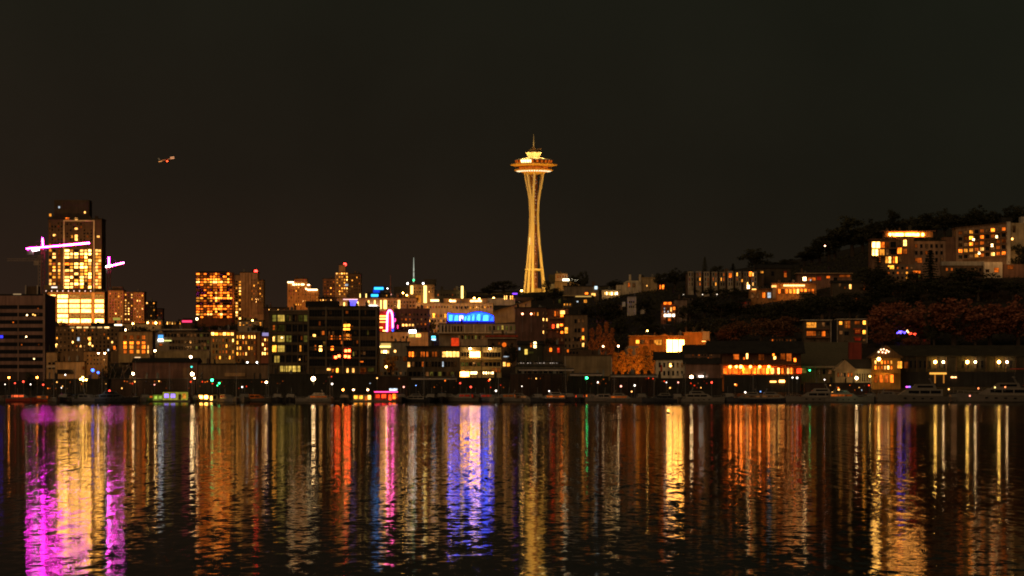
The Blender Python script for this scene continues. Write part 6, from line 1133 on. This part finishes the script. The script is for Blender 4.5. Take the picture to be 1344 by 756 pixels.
# ---------------------------------------------------------------- boats, docks, moorage, buoy
HULLW = S('hull_white', (.21, .185, .155), .35, .08, rnd=.35); HULLD = S('hull_dark', (.05, .05, .055), .3, .1); CABW = S('cabin_white', (.25, .22, .18), .4, .08, rnd=.3); TEAK = S('teak_deck', (.3, .2, .11)); CANV = S('canvas_cover', (.06, .07, .09), .9)
def hull(L, B, fb):
    m = MB(); n = 9; P = []
    for i in range(n+1):
        t_ = i/n; b = B/2*(1 - max(0, (t_-.5)/.5)**2.2)*(.9+.1*min(1, t_*4)) + .02; zs = fb*(.85+.5*t_**2); x = -L/2 + L*t_ + (0 if t_ < 1 else .0); rk = .35*fb*(t_**3)
        P.append([(x+rk, -b, zs), (x+rk*.5, -b*.86, .12), (x, 0, -.45), (x+rk*.5, b*.86, .12), (x+rk, b, zs)])
    m.v = [p for s in P for p in s]
    for i in range(n):
        for j in range(4): m.f.append((i*5+j, i*5+j+1, (i+1)*5+j+1, (i+1)*5+j)); m.m.append(0)
        m.f.append((i*5+4, i*5, (i+1)*5, (i+1)*5+4)); m.m.append(1)
    m.f += [(0, 1, 2, 3, 4), tuple(n*5+j for j in (4, 3, 2, 1, 0))]; m.m += [0, 0]; return m
def side_windows(t, nm, segs, y, th=.05):
    for x0, x1, z0, z1 in segs:
        for s in (-1, 1): MB().box(x0, x1, s*y-th, s*y+th, z0, z1).build(nm, W_['off'], t)
def rail(L, B, fb):
    m = MB()
    for s in (-1, 1):
        pr = None
        for i in range(8):
            t_ = .5 + .48*i/7; b = B/2*(1 - max(0, (t_-.5)/.5)**2.2)*.95; p = Vector((-L/2+L*t_ + .35*fb*t_**3, s*b, fb*(.85+.5*t_**2))); m.tube(p, p+Vector((0, 0, .8)), .03, n=4)
            if pr: m.tube(pr, p+Vector((0, 0, .8)), .03, n=4)
            pr = p+Vector((0, 0, .8))
    return m
def yacht():
    t = thing('motor_yacht', '', 'yacht', (0, 0, -500), 'motor yachts moored at the right'); hull(24, 6, 2.2).build('hull', [HULLW, TEAK], t)
    MB().prism([(-9.5, 2.0), (6.0, 2.2), (2.6, 4.4), (-9.5, 4.4)], -2.3, 2.3).build('cabin', CABW, t); MB().prism([(-7.5, 4.4), (1.6, 4.4), (-.4, 6.1), (-6.8, 6.1)], -1.9, 1.9).build('flybridge', CABW, t)
    side_windows(t, 'cabin_window', [(-8.8, -5.4, 2.9, 3.9), (-5.0, -1.8, 2.9, 3.9), (-1.4, 2.2, 2.9, 3.9)], 2.31); side_windows(t, 'bridge_window', [(-6.2, -.9, 4.9, 5.6)], 1.91)
    side_windows(t, 'porthole', [(-6, -5.1, 1.0, 1.35), (-3, -2.1, 1.05, 1.4), (0, .9, 1.1, 1.45), (3, 3.9, 1.2, 1.55)], 2.84, .12)
    m = MB(); [m.tube((-6.2, s*1.8, 6.1), (-5.4, s*1.4, 7.6), .12) for s in (-1, 1)]; m.tube((-5.4, -1.4, 7.6), (-5.4, 1.4, 7.6), .12); m.lathe([(.6, 7.7), (.6, 7.95), (.3, 8.1)], -5.4, 0, 10); m.tube((-5.4, .8, 7.6), (-5.8, .8, 10), .04, n=4); m.build('radar_arch', CABW, t)
    rail(24, 6, 2.2).build('bow_rail', STEEL, t); return t
def cruiser():
    t = thing('cabin_cruiser', '', 'boat', (0, 0, -500), 'cabin cruisers in the marina'); hull(11, 3.6, 1.3).build('hull', [HULLW, TEAK], t)
    MB().prism([(-3.2, 1.2), (3.2, 1.35), (1.5, 2.7), (-2.8, 2.8)], -1.3, 1.3).build('cabin', CABW, t); side_windows(t, 'cabin_window', [(-2.5, -.8, 1.75, 2.4), (-.5, 1.1, 1.75, 2.4)], 1.31); MB().box(1.86, 2.05, -1.0, 1.0, 1.8, 2.25).build('windscreen', W_['off'], t); MB().box(-3.18, -3.0, -1.0, 1.0, 1.5, 2.5).build('cabin_window', W_['off'], t)
    m = MB(); m.prism([(-4.9, 2.6), (-1.5, 3.0), (-1.5, 3.1), (-4.9, 2.75)], -1.4, 1.4); m.build('canopy', CANV, t); m = MB(); [m.tube((-4.8, s*1.35, 1.2), (-4.8, s*1.35, 2.65), .05) for s in (-1, 1)]; m.tube((-1.0, 0, 2.8), (-1.2, 0, 5.0), .05); m.build('mast', STEEL, t); rail(11, 3.6, 1.3).build('bow_rail', STEEL, t); return t
def sail():
    t = thing('sailboat', '', 'boat', (0, 0, -500), 'sailboats in the marina'); hull(11, 3.3, 1.2).build('hull', [HULLW, TEAK], t); MB().prism([(-1.8, 1.1), (2.6, 1.2), (1.6, 1.8), (-1.6, 1.9)], -1.0, 1.0).build('cabin', CABW, t)
    side_windows(t, 'cabin_window', [(-1.3, -.3, 1.4, 1.65), (.2, 1.1, 1.4, 1.65)], 1.01)
    m = MB(); m.tube((.8, 0, 1.2), (.8, 0, 14.5), .1, .07, 6); m.tube((.8, -.9, 9.5), (.8, .9, 9.5), .04, n=4); m.build('mast', STEEL, t); m = MB(); m.tube((.8, 0, 2.6), (-3.9, 0, 2.5), .08); m.build('boom', STEEL, t); m = MB(); m.tube((.6, 0, 2.85), (-3.7, 0, 2.75), .24, .15, 8); m.build('furled_sail', CANV, t)
    m = MB(); [m.tube((.8, 0, 14.3), p, .018, n=3) for p in ((5.6, 0, 1.6), (-5.3, 0, 1.2), (.6, 1.6, 1.2), (.6, -1.6, 1.2))]; m.build('rigging', STEEL, t); return t
def houseboat():
    t = thing('houseboat', '', 'houseboat', (0, 0, -500), 'houseboats in the marina'); MB().box(-6, 6, -3, 3, -.4, .7).build('float', S('float_grey', (.2, .19, .17)), t); MB().box(-5, 4.6, -2.4, 2.4, .7, 4.0).build('wall', S('houseboat_siding', (.5, .46, .2), .8, rnd=.5), t); MB().prism([(-5.5, 3.9), (5.1, 3.9), (4.4, 4.4), (-4.8, 4.6)], -2.8, 2.8).build('roof', ROOF, t)
    [MB().box(x, x+1.7, y, y+.12, 1.6, 3.2).build('cabin_window', W_['off'], t) for x, y in ((-4.4, -2.5), (-1.8, -2.5), (-4.4, 2.38), (2, 2.38))]; MB().box(1.2, 2.3, -2.47, -2.39, .8, 3.0).build('door', BROWN, t); MB().box(2.8, 4.2, -2.5, -2.39, 1.3, 3.3).build('side_window', W_['off'], t)
    m = MB(); [m.tube((x, -2.9, .7), (x, -2.9, 1.7), .04, n=4) for x in (-5.6, -3, 0, 3, 5.6)]; m.tube((-5.6, -2.9, 1.7), (5.6, -2.9, 1.7), .04, n=4); m.build('railing', STEEL, t); return t
PROTO = {'y': yacht(), 'c': cruiser(), 's': sail(), 'h': houseboat()}; USED = set()
def boat(kind, px, D, rz, scale, label, **swap):
    loc = (PX(px, D), D, .05); p = PROTO[kind]; sw = {k: (W_[v] if isinstance(v, str) else v) for k, v in swap.items()}
    return dup(p, label, loc, math.radians(rz), scale, sw)
LAMPG = lit('green_lit_interior', (.5, .75, .08), .8, .5); LAMPV = lit('violet_screen', (.3, .18, 1), 2.5, .3); LAMPP = lit('pink_screen', (1, .1, .9), 3); RR = lit('red_lit_interior', (1, .12, .03), 1.6, .5)
B = boat
B('c', 6, 1470, 200, 1.0, 'dark cabin cruiser at the extreme left edge'); B('c', 27, 1450, 8, 1.15, 'low boat washed in red light near the left edge', hull=S('hull_red_lit', (.55, .09, .05), .4), cabin_window=RR); B('c', 53, 1460, 172, .95, 'boat with a red rail before the office block end', hull=MATS['hull_red_lit'], cabin_window='dor')  # red light on these boats put into the hull colour
B('s', 70, 1440, -70, 1, 'sailboat left of the dark waterside mooring'); B('c', 85, 1445, -100, 1.2, 'dark cruiser stern on, second boat right of the red boats', hull=HULLD); B('s', 97, 1455, 60, 1.05, 'sailboat directly left of the white bow'); B('c', 114, 1430, -28, 1.15, 'small boat showing a bright white lit bow')
spot('bow_work_light', (PX(122, 1405), 1405, 5.0), (PX(114, 1430), 1430, 1.5), 900, (.9, .95, 1), 60)
B('y', 152, 1425, 4, .72, 'broad dark moored barge yacht left of the reddish shed', hull=HULLD, cabin=HULLD, flybridge=HULLD); B('s', 134, 1450, -85, 1.1, 'sailboat behind the dark barge yacht'); B('s', 178, 1470, -88, 1.2, 'sailboat right of the dark barge yacht')
B('c', 190, 1440, -80, 1.1, 'dim cruiser below the left end of the reddish shed'); B('c', 203, 1450, 20, 1.0, 'cruiser with small rosy cabin lights before the reddish shed', cabin_window='dor'); B('h', 213, 1445, 0, .75, 'little houseboat with yellow green lit wall, left one', wall=lit('green_lit_wall', (.32, .4, .04), .35, .4), cabin_window=LAMPG); B('h', 231, 1440, 0, 1.05, 'houseboat with a violet screen and yellow lit front', cabin_window=LAMPV, side_window='yel', wall=lit('yellow_green_lit_wall', (.5, .45, .05), .5, .5))  # light on the two houseboat walls put in as emission
B('s', 222, 1450, -75, 1.15, 'sailboat between the two yellow green lit houseboats'); B('s', 247, 1446, -95, 1.0, 'sailboat under the brightest white shed lamp'); B('c', 259, 1440, -92, 1, 'dark cruiser right of the brightest shed lamp', hull=HULLD); B('h', 273, 1440, 3, .82, 'houseboat with two glowing door lamps under the green lamp', cabin_window='big', door='pale'); B('c', 297, 1432, -60, 1.1, 'cruiser with dim red cabin right of green lamp', cabin_window='redd')
B('s', 310, 1450, -84, 1.1, 'sailboat right of the red cabined cruiser'); B('c', 321, 1428, -88, 1.25, 'pale white stern on cruiser in the marina right end'); B('c', 336, 1440, 12, 1.1, 'cruiser with reddish deck before the flat brown shed', cabin='dor'); B('s', 352, 1450, -80, 1.1, 'sailboat below the dark office left end'); B('c', 364, 1436, -86, 1.2, 'dark cruiser under the dark office left wing', hull=HULLD); B('c', 382, 1440, -92, 1.2, 'dark cruiser second under the dark office left wing', hull=HULLD)
B('y', 412, 1430, 176, .62, 'cabin yacht with brilliant white deck lamp under the dark office', cabin_window='dor', bridge_window='dim'); lamp(411.4, 497.2, 1424, HOT, WH_, 2200, 'brilliant white deck lamp on the cabin yacht', .85, 2.4, 'deck_lamp', arm=False); B('s', 433, 1445, -86, 1.1, 'sailboat right of the brilliant white deck lamp'); B('h', 476, 1440, 2, .8, 'houseboat with warm lit windows between the low dock lamps', cabin_window='yel', side_window='pale', door='ora'); B('c', 452, 1446, -90, 1.1, 'dark cruiser behind the left low dock lamp', hull=HULLD)
t = B('h', 507, 1436, 0, .98, 'red lit bar boat with pink neon line and orange window row', cabin_window='red', side_window='ora', door='red', wall=lit('red_lit_wall', (.6, .04, .02), .22, .4))  # red light on the bar boat's wall put in as emission
MB().box(-5, 5, -2.95, -2.85, 4.1, 4.4).build('neon_line', PINK, t); MB().box(1.4, 4.8, -2.7, -2.5, 4.7, 5.7).build('lit_sign', W_['cool'], t)
for i, (x, kd, rz, s) in enumerate(((526, 'c', -85, 1.2), (540, 'y', 178, .55), (556, 's', -82, 1.2), (566, 'c', -95, 1.2), (580, 'c', -88, 1.3), (594, 'y', 2, .55))): B(kd, x, 1432+6*(i % 3), rz, s, 'dark moored boat below the gallery, ' + OR[i] + ' from the left', hull=HULLD)
for i, (x, kd, rz, s, cw) in enumerate(((608, 'c', 170, 1.25, 'redd'), (625, 'c', -80, 1.2, 'cool'), (640, 'c', 8, 1.2, 'redd'), (654, 's', -86, 1.1, 'off'), (664, 'c', 184, 1.2, 'dor'), (686, 'y', 3, .6, 'dim'), (706, 'c', -84, 1.2, 'off'))): B(kd, x, 1440+5*(i % 3), rz, s, 'dim moored boat under the olive lit gallery and pub, ' + OR[i] + ' from the left', cabin_window=cw)
B('y', 722, 1432, 182, .66, 'dim yacht with faint orange cabin below the parking deck', cabin_window='dor', hull=HULLD); B('c', 745, 1436, -70, 1.3, 'dark cruiser below the pale moorage roof', hull=HULLD); B('c', 761, 1424, -90, 1.15, 'small boat with an orange cabin lamp near the waterline', cabin_window='red', hull=HULLD); B('s', 742, 1460, -85, 1.15, 'sailboat with tall pale mast left of green moorage lamp'); B('c', 775, 1446, -86, 1.2, 'cruiser with orange cabin under the green moorage lamp', cabin_window='ora'); B('c', 790, 1440, 175, 1.2, 'dim cruiser right of the green moorage lamp')
B('y', 818, 1436, 3, .6, 'boat with rosy lit stern before the orange poplars', cabin_window='dor'); B('s', 806, 1450, -88, 1.0, 'sailboat left of the rosy lit boat'); B('c', 842, 1440, -88, 1.25, 'cruiser with pale cabin right of the rosy lit boat'); B('s', 858, 1450, -84, 1.1, 'sailboat below the left corner of the white house'); B('y', 866, 1426, 178, .6, 'dark yacht below the white house', hull=HULLD, cabin=HULLD); B('c', 889, 1440, -90, 1.2, 'cruiser below the right corner of the white house'); B('s', 899, 1452, -84, 1.15, 'sailboat left of the brilliant boat shed lamp')
B('y', 922, 1428, 4, .74, 'dim pale yacht under the brown boat shed'); B('c', 956, 1442, -82, 1.3, 'dark cruiser at the left end of the orange restaurant', hull=HULLD); B('y', 980, 1424, 184, .66, 'dark yacht under the orange restaurant veranda', hull=HULLD, cabin_window='dim'); B('s', 988, 1460, -86, 1.25, 'tall masted sailboat before the restaurant canopy'); B('y', 1018, 1432, 2, .68, 'dark yacht below the right end of the veranda', cabin_window='dim', hull=HULLD); B('s', 1035, 1452, -88, 1.1, 'sailboat right of the restaurant deck lamps')
B('y', 1068, 1424, 178, .92, 'dim white yacht left of the boat club', ); B('y', 1112, 1416, 3, .80, 'white yacht with orange cabin light and pale green lit bow', cabin_window='dor'); spot('bow_green_spill', (PX(1126, 1398), 1398, 5.5), (PX(1119, 1416), 1416, 1.2), 500, (.7, 1, .5), 60); B('c', 1142, 1440, -84, 1.3, 'cruiser between the white yachts and amber grill')
yt = B('y', 1200, 1408, 180, 1.20, 'large white yacht with violet pink screen below amber grill'); MB().box(1.5, 2.3, 1.93, 2.02, 4.95, 5.45).build('violet_screen', LAMPV, yt); MB().box(2.4, 3.1, 1.93, 2.02, 4.95, 5.4).build('pink_screen', LAMPP, yt); B('y', 1172, 1450, 2, .7, 'yacht behind the large white yacht'); B('y', 1308, 1412, 178, 1.30, 'largest white yacht at right edge with small orange cabin lamps', ); B('c', 1252, 1440, -88, 1.2, 'cruiser between the two largest white yachts', cabin_window='dim'); B('s', 1346, 1450, -86, 1.2, 'sailboat at the extreme right edge')
for x, y, g_ in ((1283.8, 509.8, 'ora'), (1305.6, 508.6, 'yel'), (1319, 508.2, 'ora'), (1272.6, 519.6, 'dor')): lamp(x, y, 1405, lit('cabin_lamp_' + g_, {'ora': (1, .25, .08), 'yel': (1, .7, .2), 'dor': (1, .3, .2)}[g_], 4), OR_, 0, {1283.8: 'leftmost', 1305.6: 'middle', 1319: 'rightmost', 1272.6: 'lowest'}[x] + ' small cabin lamp on the largest right yacht', .3, 1.2, 'deck_lamp', 'cabin lamps on the largest yacht', False)
for p in PROTO.values():
    for c in list(p.children):
        for g_ in list(c.children): bpy.data.objects.remove(g_)
        bpy.data.objects.remove(c)
    bpy.data.objects.remove(p)
def dock(x0, x1, D, label):
    t = thing('floating_dock', label, 'dock', (PX((x0+x1)/2, D), D, 0), 'floating docks'); w_ = (PX(x1, D)-PX(x0, D))/2; MB().box(-w_, w_, -1.2, 1.2, .15, .6).build('deck', S('dock_planks', (.14, .11, .08), .9), t)
    n = max(3, int(w_/7))
    for i in range(n): x = -w_ + 2*w_*(i+.5)/n; MB().tube((x, -1.4, -2), (x, -1.4, 3.0), .2, .18, 8).build('pile', S('pile_wood', (.05, .04, .03), .9), t)
for x0, x1, lb in ((-20, 142, 'floating dock under the office block and red lit boats'), (160, 346, 'floating dock along the reddish shed marina'), (392, 522, 'floating dock under the dark waterfront office'), (530, 668, 'floating dock below the olive lit gallery'), (676, 800, 'floating dock below the parking deck and blank store'), (806, 940, 'floating dock below the orange poplars and white house'), (950, 1136, 'floating dock below the orange restaurant'), (1146, 1380, 'floating dock below the dark wharf hall')): dock(x0, x1, 1462, lb)
def moorage(x0, x1, y, D, label):
    t = thing('covered_moorage', label, 'boat shelter', (PX((x0+x1)/2, D), D, 0), 'covered moorages'); w_ = (PX(x1, D)-PX(x0, D))/2; z = PZ(y, D); MB().prismx([(-5, z-.3), (5, z-.3), (5, z), (0, z+.8), (-5, z)], -w_, w_).build('roof', S('moorage_roof', (.12, .10, .08)), t); MB().box(-w_, w_, -5.15, -5.0, z-.45, z+.12).build('fascia', S('fascia_pale', (.6, .5, .42)), t)
    for i in range(6):
        x = -w_ + 2*w_*i/5
        for yy in (-4.8, 4.8): MB().tube((x, yy, -1), (x, yy, z-.3), .12).build('post', BLACK, t)
moorage(681, 753, 485.4, 1500, 'covered moorage with pale roof edge below the parking deck'); moorage(748, 790, 491.8, 1488, 'lower covered moorage with pale edge beside the green lamp'); moorage(801, 862, 493.6, 1500, 'covered moorage below the glowing orange poplars'); moorage(540, 600, 497, 1500, 'covered moorage with dark edge below the gallery windows')
D = 643.0; t = thing('buoy', 'small dark buoy with a yellow light alone on the lake', 'buoy', (PX(877, D), D, 0)); MB().lathe([(.1, -.4), (.32, -.2), (.34, .15), (.14, .35), (.06, .5)], n=14).build('body', BLACK, t); MB().ball((0, 0, .6), .16).build('lamp_glass', lit('buoy_amber', (1, .55, .1), 9), t)
